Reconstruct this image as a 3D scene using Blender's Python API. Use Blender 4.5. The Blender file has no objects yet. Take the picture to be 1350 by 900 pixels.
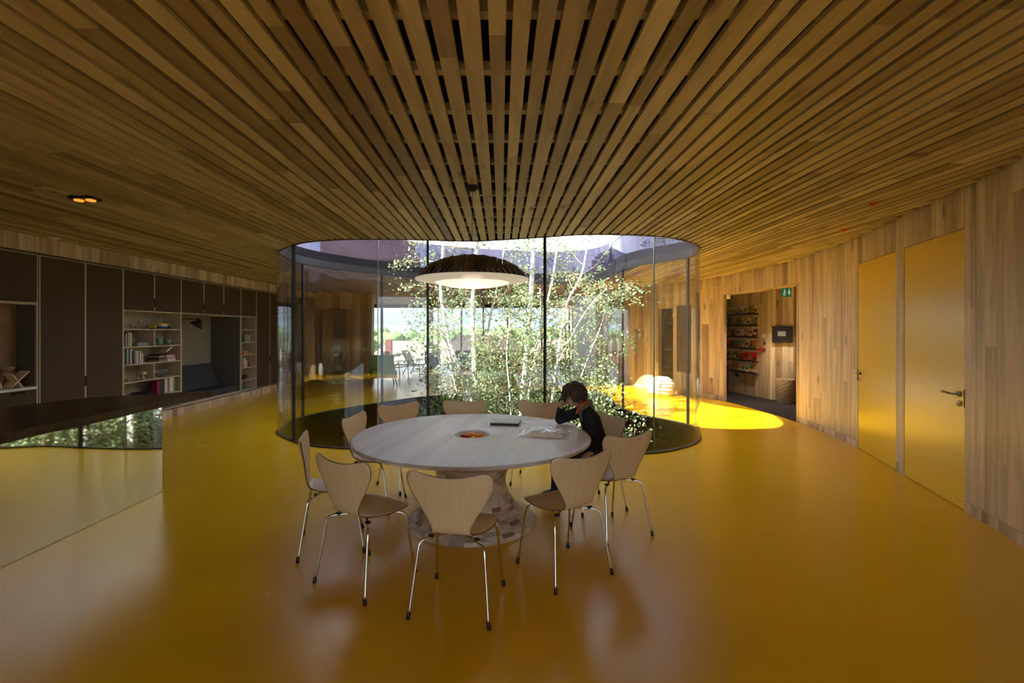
import bpy, bmesh, math, random
from math import sin, cos, pi, sqrt, atan2, radians as R
from mathutils import Vector, Matrix, noise
import numpy as np
random.seed(7)
SC = bpy.context.scene
COL = SC.collection

# ------------------------------------------------------------------ camera
F, CX, CY, EYE = 620.0, 661.0, 436.0, 1.6
cd = bpy.data.cameras.new('camera'); cam = bpy.data.objects.new('camera', cd); COL.objects.link(cam)
cd.sensor_width = 36; cd.lens = F/1350*36
cd.shift_x = (675-CX)/1350; cd.shift_y = -(450-CY)/1350
cd.clip_start = .02; cd.clip_end = 2000
cam.location = (0, 0, EYE); cam.rotation_euler = (pi/2, 0, 0)
SC.camera = cam

# ------------------------------------------------------------------ world, sun, exposure
SC.view_settings.view_transform = 'Standard'; SC.view_settings.look = 'None'
SC.view_settings.gamma = 1; SC.view_settings.use_curve_mapping = False
SC.view_settings.exposure = 1.32
SC.cycles.transparent_max_bounces = 32
SC.cycles.max_bounces = 10; SC.cycles.diffuse_bounces = 5; SC.cycles.glossy_bounces = 6
SC.cycles.sample_clamp_indirect = 6
W = bpy.data.worlds.new('sky'); SC.world = W; W.use_nodes = True
nt = W.node_tree; nt.nodes.clear()
def nn(nt, t, **k):
    n = nt.nodes.new(t)
    for a, v in k.items():
        if a.startswith('i_'): n.inputs[a[2:].replace('_', ' ')].default_value = v
        else: setattr(n, a, v)
    return n
tc = nn(nt, 'ShaderNodeTexCoord'); sp = nn(nt, 'ShaderNodeSeparateXYZ'); nt.links.new(tc.outputs['Generated'], sp.inputs[0])
rmp = nn(nt, 'ShaderNodeValToRGB'); nt.links.new(sp.outputs['Z'], rmp.inputs[0])
rmp.color_ramp.elements[0].position = 0; rmp.color_ramp.elements[0].color = (.33, .42, .46, 1); e_ = rmp.color_ramp.elements.new(.16); e_.color = (.74, .85, .96, 1)
rmp.color_ramp.elements[2].position = .6; rmp.color_ramp.elements[2].color = (.40, .58, .95, 1)
mp = nn(nt, 'ShaderNodeMapping'); mp.inputs['Scale'].default_value = (1.6, 1.6, 5); nt.links.new(tc.outputs['Generated'], mp.inputs[0])
nz = nn(nt, 'ShaderNodeTexNoise', i_Scale=1.7, i_Detail=7.0, i_Roughness=.6); nt.links.new(mp.outputs[0], nz.inputs[0])
cr = nn(nt, 'ShaderNodeValToRGB'); nt.links.new(nz.outputs['Fac'], cr.inputs[0])
cr.color_ramp.elements[0].position = .42; cr.color_ramp.elements[1].position = .60
mx = nn(nt, 'ShaderNodeMixRGB'); nt.links.new(cr.outputs[0], mx.inputs[0]); nt.links.new(rmp.outputs[0], mx.inputs[1]); cl = nn(nt, 'ShaderNodeValToRGB'); nt.links.new(sp.outputs['Z'], cl.inputs[0]); cl.color_ramp.elements[0].color = (.36, .40, .42, 1); cl.color_ramp.elements[1].position = .18; cl.color_ramp.elements[1].color = (1, 1, 1, 1)
c2 = nn(nt, 'ShaderNodeMixRGB', blend_type='MULTIPLY'); c2.inputs[0].default_value = 1; nt.links.new(cl.outputs[0], c2.inputs[1]); c2.inputs[2].default_value = (1.2, 1.18, 1.15, 1); nt.links.new(c2.outputs[0], mx.inputs[2])
bg = nn(nt, 'ShaderNodeBackground'); nt.links.new(mx.outputs[0], bg.inputs[0]); bg.inputs[1].default_value = 1.2
wo = nn(nt, 'ShaderNodeOutputWorld'); nt.links.new(bg.outputs[0], wo.inputs[0])
sd = bpy.data.lights.new('sun', 'SUN'); sun = bpy.data.objects.new('sun', sd); COL.objects.link(sun)
sd.energy = 12.0; sd.angle = R(.6); sd.color = (1, .93, .82)
sun.rotation_euler = Vector((2.0, 1.25, -2.83)).to_track_quat('-Z', 'Y').to_euler(); sun.location = (-20, -10, 30)

# ------------------------------------------------------------------ materials
M = {}
def newmat(name):
    m = bpy.data.materials.new(name); m.use_nodes = True; M[name] = m
    return m, m.node_tree, m.node_tree.nodes['Principled BSDF']
def mat(name, col, rough=.5, metal=0, spec=.5, noise_amt=0, nscale=30, emit=None, estr=0, bump=0, trans=0, alpha=1):
    m, t, b = newmat(name)
    b.inputs['Base Color'].default_value = (*col, 1); b.inputs['Roughness'].default_value = rough
    b.inputs['Metallic'].default_value = metal; b.inputs['Specular IOR Level'].default_value = spec
    if noise_amt or bump:
        tcn = nn(t, 'ShaderNodeTexCoord'); n = nn(t, 'ShaderNodeTexNoise', i_Scale=float(nscale), i_Detail=4.0); t.links.new(tcn.outputs['Object'], n.inputs[0])
        if noise_amt:
            c = nn(t, 'ShaderNodeValToRGB'); t.links.new(n.outputs['Fac'], c.inputs[0])
            c.color_ramp.elements[0].position = .3; c.color_ramp.elements[1].position = .7
            c.color_ramp.elements[0].color = (*[x*(1-noise_amt) for x in col], 1); c.color_ramp.elements[1].color = (*[min(1, x*(1+noise_amt)) for x in col], 1)
            t.links.new(c.outputs[0], b.inputs['Base Color'])
        if bump:
            bp = nn(t, 'ShaderNodeBump', i_Strength=float(bump), i_Distance=.01); t.links.new(n.outputs['Fac'], bp.inputs['Height']); t.links.new(bp.outputs[0], b.inputs['Normal'])
    if emit: b.inputs['Emission Color'].default_value = (*emit, 1); b.inputs['Emission Strength'].default_value = estr
    if trans: b.inputs['Transmission Weight'].default_value = trans
    return m
def wood(name, cols, stretch, rough=.5, knots=True, spec=.4, gscale=1.0, contrast=.35):
    """tone picked per board (object or mesh island), grain stretched along one axis"""
    m, t, b = newmat(name); L = t.links.new
    oi = nn(t, 'ShaderNodeObjectInfo'); ge = nn(t, 'ShaderNodeNewGeometry')
    ad = nn(t, 'ShaderNodeMath', operation='ADD'); L(oi.outputs['Random'], ad.inputs[0]); L(ge.outputs['Random Per Island'], ad.inputs[1])
    wn = nn(t, 'ShaderNodeTexWhiteNoise', noise_dimensions='1D'); L(ad.outputs[0], wn.inputs['W'])
    cr = nn(t, 'ShaderNodeValToRGB'); L(wn.outputs['Value'], cr.inputs[0])
    e = cr.color_ramp.elements
    for i in range(len(cols)-2): e.new(.5)
    for i, c in enumerate(cols): e[i].position = i/(len(cols)-1); e[i].color = (*c, 1)
    tcn = nn(t, 'ShaderNodeTexCoord'); sc = nn(t, 'ShaderNodeVectorMath', operation='MULTIPLY'); L(tcn.outputs['Object'], sc.inputs[0]); sc.inputs[1].default_value = [s*gscale for s in stretch]
    of = nn(t, 'ShaderNodeVectorMath', operation='MULTIPLY_ADD'); L(wn.outputs['Color'], of.inputs[0]); of.inputs[1].default_value = (90, 90, 90); L(sc.outputs[0], of.inputs[2])
    n = nn(t, 'ShaderNodeTexNoise', i_Scale=1.0, i_Detail=5.0, i_Roughness=.55, i_Distortion=.6); L(of.outputs[0], n.inputs[0])
    g = nn(t, 'ShaderNodeValToRGB'); L(n.outputs['Fac'], g.inputs[0])
    lo = 1-contrast
    g.color_ramp.elements[0].position = .32; g.color_ramp.elements[0].color = (lo, lo*.97, lo*.9, 1); g.color_ramp.elements[1].position = .62; g.color_ramp.elements[1].color = (1, 1, 1, 1)
    mu = nn(t, 'ShaderNodeMixRGB', blend_type='MULTIPLY'); mu.inputs[0].default_value = 1; L(cr.outputs[0], mu.inputs[1]); L(g.outputs[0], mu.inputs[2])
    last = mu
    if knots:
        s2 = nn(t, 'ShaderNodeVectorMath', operation='MULTIPLY'); L(tcn.outputs['Object'], s2.inputs[0]); s2.inputs[1].default_value = [4.5 if q > 2.5 else 1.4 for q in stretch]
        s3 = nn(t, 'ShaderNodeVectorMath', operation='MULTIPLY_ADD'); L(wn.outputs['Color'], s3.inputs[0]); s3.inputs[1].default_value = (50, 50, 50); L(s2.outputs[0], s3.inputs[2]); s2 = s3
        v = nn(t, 'ShaderNodeTexVoronoi', i_Scale=1.0); L(s2.outputs[0], v.inputs[0])
        k = nn(t, 'ShaderNodeValToRGB'); L(v.outputs['Distance'], k.inputs[0])
        k.color_ramp.elements[0].position = .05; k.color_ramp.elements[0].color = (.28, .18, .11, 1); k.color_ramp.elements[1].position = .17; k.color_ramp.elements[1].color = (1, 1, 1, 1)
        m2 = nn(t, 'ShaderNodeMixRGB', blend_type='MULTIPLY'); m2.inputs[0].default_value = .8; L(mu.outputs[0], m2.inputs[1]); L(k.outputs[0], m2.inputs[2]); last = m2
    L(last.outputs[0], b.inputs['Base Color'])
    b.inputs['Roughness'].default_value = rough; b.inputs['Specular IOR Level'].default_value = spec
    return m
wood('slat_wood', [(.52, .39, .17), (.62, .49, .24), (.28, .18, .07), (.70, .56, .30), (.56, .43, .20), (.38, .27, .12), (.74, .60, .33), (.60, .46, .22)], (13, 1.3, 13), rough=.5, gscale=1, contrast=.3)
wood('wall_wood', [(.66, .48, .29), (.78, .61, .41), (.42, .28, .16), (.73, .55, .35), (.80, .65, .46), (.52, .36, .21), (.72, .55, .36), (.76, .60, .40)], (7, 7, .7), rough=.38, spec=.4, contrast=.42)
wood('beech', [(.74, .57, .36), (.76, .59, .38)], (70, 3, 3), rough=.32, knots=False, spec=.45, contrast=.10)
wood('pedestal_wood', [(.76, .64, .54), (.58, .44, .34), (.84, .73, .64), (.24, .15, .10), (.74, .62, .52), (.82, .71, .62)], (9, 9, 30), rough=.35, knots=False)
wood('shade_wood', [(.06, .038, .02), (.020, .012, .008), (.17, .11, .06), (.03, .018, .01)], (4, 10, 4), rough=.35, knots=False)
wood('furniture_wood', [(.30, .17, .08), (.34, .2, .1)], (8, 8, 8), rough=.4, knots=False)
mat('ply_edge', (.50, .40, .28), .5)
mat('ply_back', (.40, .33, .23), .6, noise_amt=.15, nscale=5)
mat('shell_edge', (.20, .09, .05), .5)
mat('fabric_door', (.088, .060, .036), .9, spec=.2, noise_amt=.25, nscale=180, bump=.2)
mat('fabric_grey', (.12, .105, .09), .95, spec=.2, noise_amt=.2, nscale=200)
mat('fabric_pale', (.30, .27, .22), .95, spec=.2, noise_amt=.15, nscale=60)
mat('cushion', (.055, .06, .07), .9, spec=.2, noise_amt=.2, nscale=120, bump=.1)
mat('black_metal', (.012, .011, .012), .35, spec=.5)
mat('black_plastic', (.015, .015, .016), .5)
mat('band_dark', (.008, .008, .014), .7, spec=.2)
mat('void', (.040, .016, .010), .9, spec=.1)
mat('roofing', (.08, .08, .085), .8, noise_amt=.3)
mat('fascia', (.17, .16, .24), .05, metal=.95, noise_amt=.1, nscale=2)
mat('slab_edge', (.075, .07, .062), .13, metal=1, noise_amt=.3, nscale=6)
mat('undercroft_dark', (.02, .02, .018), .9, spec=.1)  # near-black for the added walls that keep the undercroft dark
mat('chrome', (.72, .70, .66), .12, metal=1)
mat('mirror', (.80, .80, .77), .03, metal=1)
mat('rubber', (.01, .01, .01), .5)
mat('white_paint', (.75, .73, .70), .5, noise_amt=.04)
mat('carpet', (.040, .034, .036), .95, spec=.1, noise_amt=.3, nscale=120, bump=.3)
mat('yellow_door', (.82, .53, .012), .24, spec=.6, noise_amt=.015, nscale=6)
mat('brass', (.55, .38, .16), .3, metal=1)
mat('soil', (.05, .045, .03), .95, noise_amt=.5, nscale=8)
mat('lawn', (.10, .16, .05), .95, noise_amt=.4, nscale=.4)
mat('bark', (.80, .77, .72), .7, noise_amt=.35, nscale=26, bump=.4)
mat('twig', (.28, .19, .13), .7, noise_amt=.3)
mat('skin', (.50, .30, .21), .5, noise_amt=.05)
mat('hair', (.070, .038, .020), .5, noise_amt=.4, nscale=50)
mat('hoodie', (.024, .024, .030), .9, spec=.15, noise_amt=.3, nscale=60, bump=.3)
mat('hood_lining', (.22, .18, .13), .9, spec=.2, noise_amt=.2)
mat('orange_cloth', (.75, .10, .01), .8)
mat('trousers', (.025, .02, .025), .9, spec=.15, noise_amt=.3)
mat('shoe', (.06, .04, .03), .5, noise_amt=.2)
mat('laptop', (.30, .28, .31), .3, metal=.5, noise_amt=.05)
mat('laptop_logo', (.5, .5, .52), .3, metal=.6)
mat('paper', (.80, .78, .80), .6, noise_amt=.03)
mat('pencil', (.85, .50, .02), .4)
mat('lace', (.93, .92, .91), .6, noise_amt=.06)
mat('apple', (.36, .015, .02), .25, noise_amt=.4, nscale=14)
mat('orange', (.85, .28, .02), .4, noise_amt=.1, bump=.3)
mat('lemon', (.80, .60, .16), .4, noise_amt=.1)
mat('brick', (.17, .06, .04), .9, noise_amt=.35, nscale=6)
mat('house_roof', (.10, .07, .065), .8, noise_amt=.35, nscale=3)
mat('tile_roof', (.36, .31, .25), .85, noise_amt=.2, nscale=2)
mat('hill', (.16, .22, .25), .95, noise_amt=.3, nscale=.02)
mat('far_leaf', (.11, .17, .07), .9, noise_amt=.6, nscale=1.2)
mat('far_leaf_pale', (.17, .24, .09), .9, noise_amt=.5, nscale=1.2)
mat('green_cloth', (.10, .24, .05), .9, spec=.1, noise_amt=.3, nscale=30)
mat('red_cloth', (.55, .04, .02), .8, noise_amt=.1)
mat('brown_leather', (.11, .06, .035), .5, noise_amt=.2)
mat('cream_cloth', (.82, .78, .68), .85, noise_amt=.05)
mat('wicker', (.42, .30, .17), .7, noise_amt=.4, nscale=40)
mat('steel', (.35, .36, .37), .3, metal=1)
mat('lamp_cream', (.80, .76, .68), .4, emit=(1, .84, .62), estr=.14)
mat('lamp_lens', (.9, .82, .68), .3, emit=(1, .84, .66), estr=.42)
mat('glow_orange', (.8, .3, .05), .4, emit=(1, .30, .03), estr=.55)
mat('sign_green', (.0, .16, .07), .4, emit=(0, .35, .15), estr=.08)
mat('sign_white', (.85, .88, .85), .4, emit=(.9, 1, .92), estr=.1)
mat('red_plastic', (.65, .02, .02), .35)
mat('window_white', (.72, .74, .74), .4)
mat('worktop', (.035, .020, .013), .28, spec=.5, noise_amt=.45, nscale=9)
mat('live_edge', (.050, .030, .014), .6, noise_amt=.6, nscale=18, bump=.6)
for k, c in dict(teal=(.05, .20, .22), maroon=(.20, .03, .04), cream=(.62, .56, .40), navy=(.03, .045, .11), white=(.68, .66, .62), magenta=(.26, .01, .09), olive=(.30, .32, .08),
                 toy_yellow=(.75, .55, .03), toy_blue=(.03, .08, .35), orange=(.7, .2, .03), sage=(.25, .34, .25), grey=(.25, .25, .27), tan=(.40, .26, .15), dark=(.03, .025, .022), pink=(.55, .25, .25), green=(.10, .28, .08)).items():
    mat('c_'+k, c, .55)
def floor_mat():
    m, t, b = newmat('yellow_floor'); L = t.links.new
    tcn = nn(t, 'ShaderNodeTexCoord'); n = nn(t, 'ShaderNodeTexNoise', i_Scale=.9, i_Detail=5.0); L(tcn.outputs['Object'], n.inputs[0])
    c = nn(t, 'ShaderNodeValToRGB'); L(n.outputs['Fac'], c.inputs[0]); c.color_ramp.elements[0].position = .3; c.color_ramp.elements[1].position = .7
    c.color_ramp.elements[0].color = (.80, .445, .004, 1); c.color_ramp.elements[1].color = (.84, .475, .005, 1); L(c.outputs[0], b.inputs['Base Color'])
    n2 = nn(t, 'ShaderNodeTexNoise', i_Scale=3.0, i_Detail=6.0); L(tcn.outputs['Object'], n2.inputs[0])
    mr = nn(t, 'ShaderNodeMapRange'); L(n2.outputs['Fac'], mr.inputs[0]); mr.inputs['To Min'].default_value = .20; mr.inputs['To Max'].default_value = .30; L(mr.outputs[0], b.inputs['Roughness'])
    b.inputs['Specular IOR Level'].default_value = .5
floor_mat()
def glass_mat(name, tint, refl):
    m = bpy.data.materials.new(name); m.use_nodes = True; M[name] = m; t = m.node_tree; t.nodes.clear(); L = t.links.new
    tr = nn(t, 'ShaderNodeBsdfTransparent'); tr.inputs[0].default_value = (*tint, 1)
    gl = nn(t, 'ShaderNodeBsdfGlossy'); gl.inputs['Roughness'].default_value = .01; gl.inputs[0].default_value = (.95, .97, 1, 1)
    lw = nn(t, 'ShaderNodeLayerWeight'); lw.inputs['Blend'].default_value = .5
    pw = nn(t, 'ShaderNodeMath', operation='POWER'); L(lw.outputs['Facing'], pw.inputs[0]); pw.inputs[1].default_value = 4.5
    mm = nn(t, 'ShaderNodeMath', operation='MULTIPLY_ADD', use_clamp=True); L(pw.outputs[0], mm.inputs[0]); mm.inputs[1].default_value = .75; mm.inputs[2].default_value = .04*refl
    mixs = nn(t, 'ShaderNodeMixShader'); L(mm.outputs[0], mixs.inputs[0]); L(tr.outputs[0], mixs.inputs[1]); L(gl.outputs[0], mixs.inputs[2])
    o = nn(t, 'ShaderNodeOutputMaterial'); L(mixs.outputs[0], o.inputs[0])
glass_mat('court_glass', (.95, .96, .965), 1.3); glass_mat('window_glass', (.96, .975, .98), 1.0)
def leaf_mat(name, a, b_):
    m = bpy.data.materials.new(name); m.use_nodes = True; M[name] = m; t = m.node_tree; t.nodes.clear(); L = t.links.new
    ge = nn(t, 'ShaderNodeNewGeometry'); c = nn(t, 'ShaderNodeValToRGB'); L(ge.outputs['Random Per Island'], c.inputs[0])
    c.color_ramp.elements[0].color = (*a, 1); c.color_ramp.elements[1].color = (*b_, 1)
    pb = nn(t, 'ShaderNodeBsdfPrincipled'); pb.inputs['Roughness'].default_value = .4; L(c.outputs[0], pb.inputs['Base Color'])
    tl = nn(t, 'ShaderNodeBsdfTranslucent'); L(c.outputs[0], tl.inputs[0]); ms = nn(t, 'ShaderNodeMixShader'); ms.inputs[0].default_value = .4
    L(pb.outputs[0], ms.inputs[1]); L(tl.outputs[0], ms.inputs[2]); o = nn(t, 'ShaderNodeOutputMaterial'); L(ms.outputs[0], o.inputs[0])
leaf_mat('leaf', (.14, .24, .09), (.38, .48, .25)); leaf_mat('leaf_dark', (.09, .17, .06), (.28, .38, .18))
def table_mat():
    m, t, b = newmat('table_wood'); L = t.links.new
    tcn = nn(t, 'ShaderNodeTexCoord'); mpn = nn(t, 'ShaderNodeMapping'); L(tcn.outputs['Object'], mpn.inputs[0]); mpn.inputs['Rotation'].default_value = (0, 0, R(101-180))
    s = nn(t, 'ShaderNodeSeparateXYZ'); L(mpn.outputs[0], s.inputs[0])
    a = nn(t, 'ShaderNodeMath', operation='MULTIPLY'); L(s.outputs['Y'], a.inputs[0]); a.inputs[1].default_value = 9
    fl = nn(t, 'ShaderNodeMath', operation='FLOOR'); L(a.outputs[0], fl.inputs[0]); w = nn(t, 'ShaderNodeTexWhiteNoise', noise_dimensions='1D'); L(fl.outputs[0], w.inputs['W'])
    c = nn(t, 'ShaderNodeValToRGB'); L(w.outputs['Value'], c.inputs[0]); c.color_ramp.elements[0].color = (.60, .565, .575, 1); c.color_ramp.elements[1].color = (.79, .75, .755, 1)
    v = nn(t, 'ShaderNodeVectorMath', operation='MULTIPLY'); L(mpn.outputs[0], v.inputs[0]); v.inputs[1].default_value = (1.2, 22, 1)
    n = nn(t, 'ShaderNodeTexNoise', i_Scale=1.0, i_Detail=4.0); L(v.outputs[0], n.inputs[0])
    g = nn(t, 'ShaderNodeValToRGB'); L(n.outputs['Fac'], g.inputs[0]); g.color_ramp.elements[0].position = .3; g.color_ramp.elements[0].color = (.86, .84, .82, 1); g.color_ramp.elements[1].position = .65
    mu = nn(t, 'ShaderNodeMixRGB', blend_type='MULTIPLY'); mu.inputs[0].default_value = 1; L(c.outputs[0], mu.inputs[1]); L(g.outputs[0], mu.inputs[2]); L(mu.outputs[0], b.inputs['Base Color'])
    b.inputs['Roughness'].default_value = .34; b.inputs['Specular IOR Level'].default_value = .5
table_mat()

# ------------------------------------------------------------------ helpers
class MB:
    def __init__(s): s.v = []; s.f = []; s.mi = []; s.sm = []
    def add(s, vs, fs, mi=0, sm=False):
        o = len(s.v); s.v += [tuple(p) for p in vs]
        for f in fs: s.f.append([i+o for i in f]); s.mi.append(mi); s.sm.append(sm)
        return s
    def box(s, x0, x1, y0, y1, z0, z1, mi=0):
        return s.add([(x0, y0, z0), (x1, y0, z0), (x1, y1, z0), (x0, y1, z0), (x0, y0, z1), (x1, y0, z1), (x1, y1, z1), (x0, y1, z1)],
              [(0, 3, 2, 1), (4, 5, 6, 7), (0, 1, 5, 4), (1, 2, 6, 5), (2, 3, 7, 6), (3, 0, 4, 7)], mi)
    def obox(s, c, sz, rot=(0, 0, 0), mi=0):
        from mathutils import Euler
        m = Euler(rot).to_matrix(); c = Vector(c); h = Vector(sz)/2; o = len(s.v)
        vs = [c+m@Vector((a*h.x, b*h.y, d*h.z)) for d in (-1, 1) for a, b in ((-1, -1), (1, -1), (1, 1), (-1, 1))]
        return s.add(vs, [(0, 3, 2, 1), (4, 5, 6, 7), (0, 1, 5, 4), (1, 2, 6, 5), (2, 3, 7, 6), (3, 0, 4, 7)], mi)
    def prism(s, poly, z0, z1, mi=0, sm=False):
        n = len(poly); vs = [(p[0], p[1], z0) for p in poly]+[(p[0], p[1], z1) for p in poly]
        s.add(vs, [tuple(range(n-1, -1, -1)), tuple(range(n, 2*n))], mi)
        return s.add(vs, [(i, (i+1) % n, n+(i+1) % n, n+i) for i in range(n)], mi, sm)
    def tube(s, pts, r, n=8, mi=0, caps=True):
        pts = [Vector(p) for p in pts]; rs = r if isinstance(r, (list, tuple)) else [r]*len(pts); vs = []; prev = None
        for i, p in enumerate(pts):
            d = (pts[min(i+1, len(pts)-1)]-pts[max(i-1, 0)]).normalized()
            if prev is None:
                a = d.orthogonal().normalized()
            else:
                a = prev-d*prev.dot(d)
                a = a.normalized() if a.length > 1e-6 else d.orthogonal().normalized()
            prev = a; b = d.cross(a)
            for k in range(n): t = 2*pi*k/n; vs.append(p+(a*cos(t)+b*sin(t))*rs[i])
        fs = [(i*n+k, i*n+(k+1) % n, (i+1)*n+(k+1) % n, (i+1)*n+k) for i in range(len(pts)-1) for k in range(n)]
        if caps: fs += [tuple(range(n-1, -1, -1)), tuple(range((len(pts)-1)*n, len(pts)*n))]
        return s.add(vs, fs, mi, True)
    def lathe(s, prof, n=32, c=(0, 0, 0), mi=0, sm=True, close=False):
        vs = []; k = len(prof)
        for j in range(n):
            t = 2*pi*j/n
            for r, z in prof: vs.append((c[0]+r*cos(t), c[1]+r*sin(t), c[2]+z))
        fs = [(j*k+i, ((j+1) % n)*k+i, ((j+1) % n)*k+i+1, j*k+i+1) for j in range(n) for i in range(k-1)]
        return s.add(vs, fs, mi, sm)
    def ball(s, c, r, n=14, m=9, mi=0, sc=(1, 1, 1), f=None):
        vs = []; 
        for i in range(m+1):
            a = pi*i/m
            for j in range(n):
                t = 2*pi*j/n; d = Vector((sin(a)*cos(t), sin(a)*sin(t), cos(a))); q = f(d) if f else 1
                vs.append((c[0]+d.x*r*sc[0]*q, c[1]+d.y*r*sc[1]*q, c[2]+d.z*r*sc[2]*q))
        return s.add(vs, [(i*n+j, (i+1)*n+j, (i+1)*n+(j+1) % n, i*n+(j+1) % n) for i in range(m) for j in range(n)], mi, True)
WL = {}
def link(o, parent):
    COL.objects.link(o)
    if parent is not None: o.parent = parent
def mesh(name, mb, mats, parent=None, kind=None, label=None, bevel=0, merge=False):
    me = bpy.data.meshes.new(name); inv = WL.get(parent.name) if parent is not None else None
    vs = mb.v if inv is None else [tuple(inv@Vector(p)) for p in mb.v]
    me.from_pydata(vs, [], mb.f)
    mats = mats if isinstance(mats, (list, tuple)) else [mats]
    for q in mats: me.materials.append(M[q])
    me.polygons.foreach_set('material_index', mb.mi); me.polygons.foreach_set('use_smooth', mb.sm)
    if merge:
        b = bmesh.new(); b.from_mesh(me); bmesh.ops.remove_doubles(b, verts=b.verts, dist=1e-5); bmesh.ops.recalc_face_normals(b, faces=b.faces); b.to_mesh(me); b.free()
    me.update()
    o = bpy.data.objects.new(name, me); link(o, parent)
    if parent is not None and inv is not None: WL[o.name] = inv
    if kind: o['kind'] = kind
    if label: o['label'] = label
    if bevel:
        md = o.modifiers.new('bevel', 'BEVEL'); md.width = bevel; md.segments = 2; md.limit_method = 'ANGLE'
    return o
def tag(o, label, cat, group=None, kind=None):
    o['label'] = label; o['category'] = cat
    if group: o['group'] = group
    if kind: o['kind'] = kind
    return o
def thing(name, label, cat, loc, rz=0, group=None, kind=None):
    o = bpy.data.objects.new(name, None); COL.objects.link(o); o.location = loc; o.rotation_euler = (0, 0, rz); o.empty_display_size = .1
    WL[o.name] = (Matrix.Translation(loc)@Matrix.Rotation(rz, 4, 'Z')).inverted()
    return tag(o, label, cat, group, kind)
def struct(name, mb, mats, label=None, cat=None, bevel=0):
    o = mesh(name, mb, mats, None, 'structure', None, bevel)
    if label: o['label'] = label
    if cat: o['category'] = cat
    return o
def single(name, mb, mats, label, cat, group=None, bevel=0):
    """one-mesh thing given in world coordinates: its origin is moved to its base"""
    xs = [p[0] for p in mb.v]; ys = [p[1] for p in mb.v]; zs = [p[2] for p in mb.v]
    c = ((min(xs)+max(xs))/2, (min(ys)+max(ys))/2, min(zs)); mb.v = [(p[0]-c[0], p[1]-c[1], p[2]-c[2]) for p in mb.v]
    o = mesh(name, mb, mats, bevel=bevel); o.location = c
    return tag(o, label, cat, group)
def copy_tree(o, parent=None):
    c = o.copy(); COL.objects.link(c)
    if parent is not None: c.parent = parent
    for ch in [x for x in bpy.data.objects if x.parent == o]: copy_tree(ch, c)
    return c
def catmull(P, closed=False, k=10):
    n = len(P); out = []
    for i in range(n if closed else n-1):
        g = lambda j: P[j % n] if closed else P[max(0, min(n-1, j))]
        a, b, c, d = g(i-1), g(i), g(i+1), g(i+2)
        for s in range(k):
            t = s/k; out.append(tuple(.5*((2*b[q])+(-a[q]+c[q])*t+(2*a[q]-5*b[q]+4*c[q]-d[q])*t*t+(-a[q]+3*b[q]-3*c[q]+d[q])*t**3) for q in range(len(b))))
    if not closed: out.append(tuple(P[-1]))
    return out
def crossings(poly, x):
    ys = []
    for i in range(len(poly)):
        a, b = poly[i], poly[(i+1) % len(poly)]
        if (a[0] <= x) != (b[0] <= x): ys.append(a[1]+(x-a[0])/(b[0]-a[0])*(b[1]-a[1]))
    return sorted(ys)
def sheet_with_hole(mb, outer, hole, z, up=True):
    b = bmesh.new(); es = []
    for loop in (outer, hole):
        vs = [b.verts.new((p[0], p[1], z)) for p in loop]
        es += [b.edges.new((vs[i], vs[(i+1) % len(vs)])) for i in range(len(vs))]
    bmesh.ops.triangle_fill(b, edges=es, use_beauty=True)
    b.verts.ensure_lookup_table(); b.verts.index_update()
    for f in b.faces:
        idx = [v.index for v in f.verts]
        if (f.normal.z > 0) != up: idx.reverse()
        mb.add([b.verts[i].co[:] for i in idx], [tuple(range(len(idx)))])
    b.free()

H = 2.84            # underside of the slatted ceiling
COURT = [(-3.62, 7.8), (-3.5, 7.35), (-3.05, 6.84), (-2.66, 6.54), (-2.0, 6.36), (-1.1, 6.41), (-.42, 6.50), (.39, 6.28), (1.12, 6.05), (1.92, 6.13), (2.40, 6.36), (2.82, 6.76), (3.05, 7.25), (3.19, 7.85),
         (2.98, 8.35), (2.62, 8.95), (2.47, 9.7), (2.50, 10.6), (2.58, 11.4), (2.25, 12.2), (1.3, 12.55), (.1, 12.3), (-1.0, 11.85), (-1.95, 11.3), (-2.65, 10.45), (-3.15, 9.75), (-3.55, 9.05), (-3.72, 8.35)]
COURT_S = catmull(COURT, True, 8)
RW = [(2.95, -3.2), (3.0, .6), (3.42, 2.4), (3.856, 3.47), (4.112, 4.18), (4.448, 5.194), (4.54, 5.44), (4.86, 6.41), (5.02, 7.1), (5.17, 8.22), (5.20, 9.4), (5.07, 10.75), (4.84, 11.45), (4.3, 12.7), (3.76, 13.9), (3.36, 16.2), (3.22, 19), (3.3, 22.2)]
RW_S = catmull(RW, False, 12)
def at_y(path, y):
    for i in range(len(path)-1):
        a, b = path[i], path[i+1]
        if a[1] <= y <= b[1]:
            t = (y-a[1])/(b[1]-a[1]+1e-9); p = Vector((a[0]+(b[0]-a[0])*t, y)); d = Vector((b[0]-a[0], b[1]-a[1])).normalized(); return p, d
    return Vector(path[-1]), Vector((0, 1))
def wallbox(mb, y0, y1, z0, z1, inn, out, mi=0):
    """a board against the curved right wall; inn/out are distances into and out of the room"""
    p, _ = at_y(RW_S, y0); q, _ = at_y(RW_S, y1); d = (q-p).normalized(); n = Vector((-d.y, d.x))
    a, b, c, e = p+n*inn, q+n*inn, q-n*out, p-n*out
    return mb.prism([a, e, c, b], z0, z1, mi)

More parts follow.
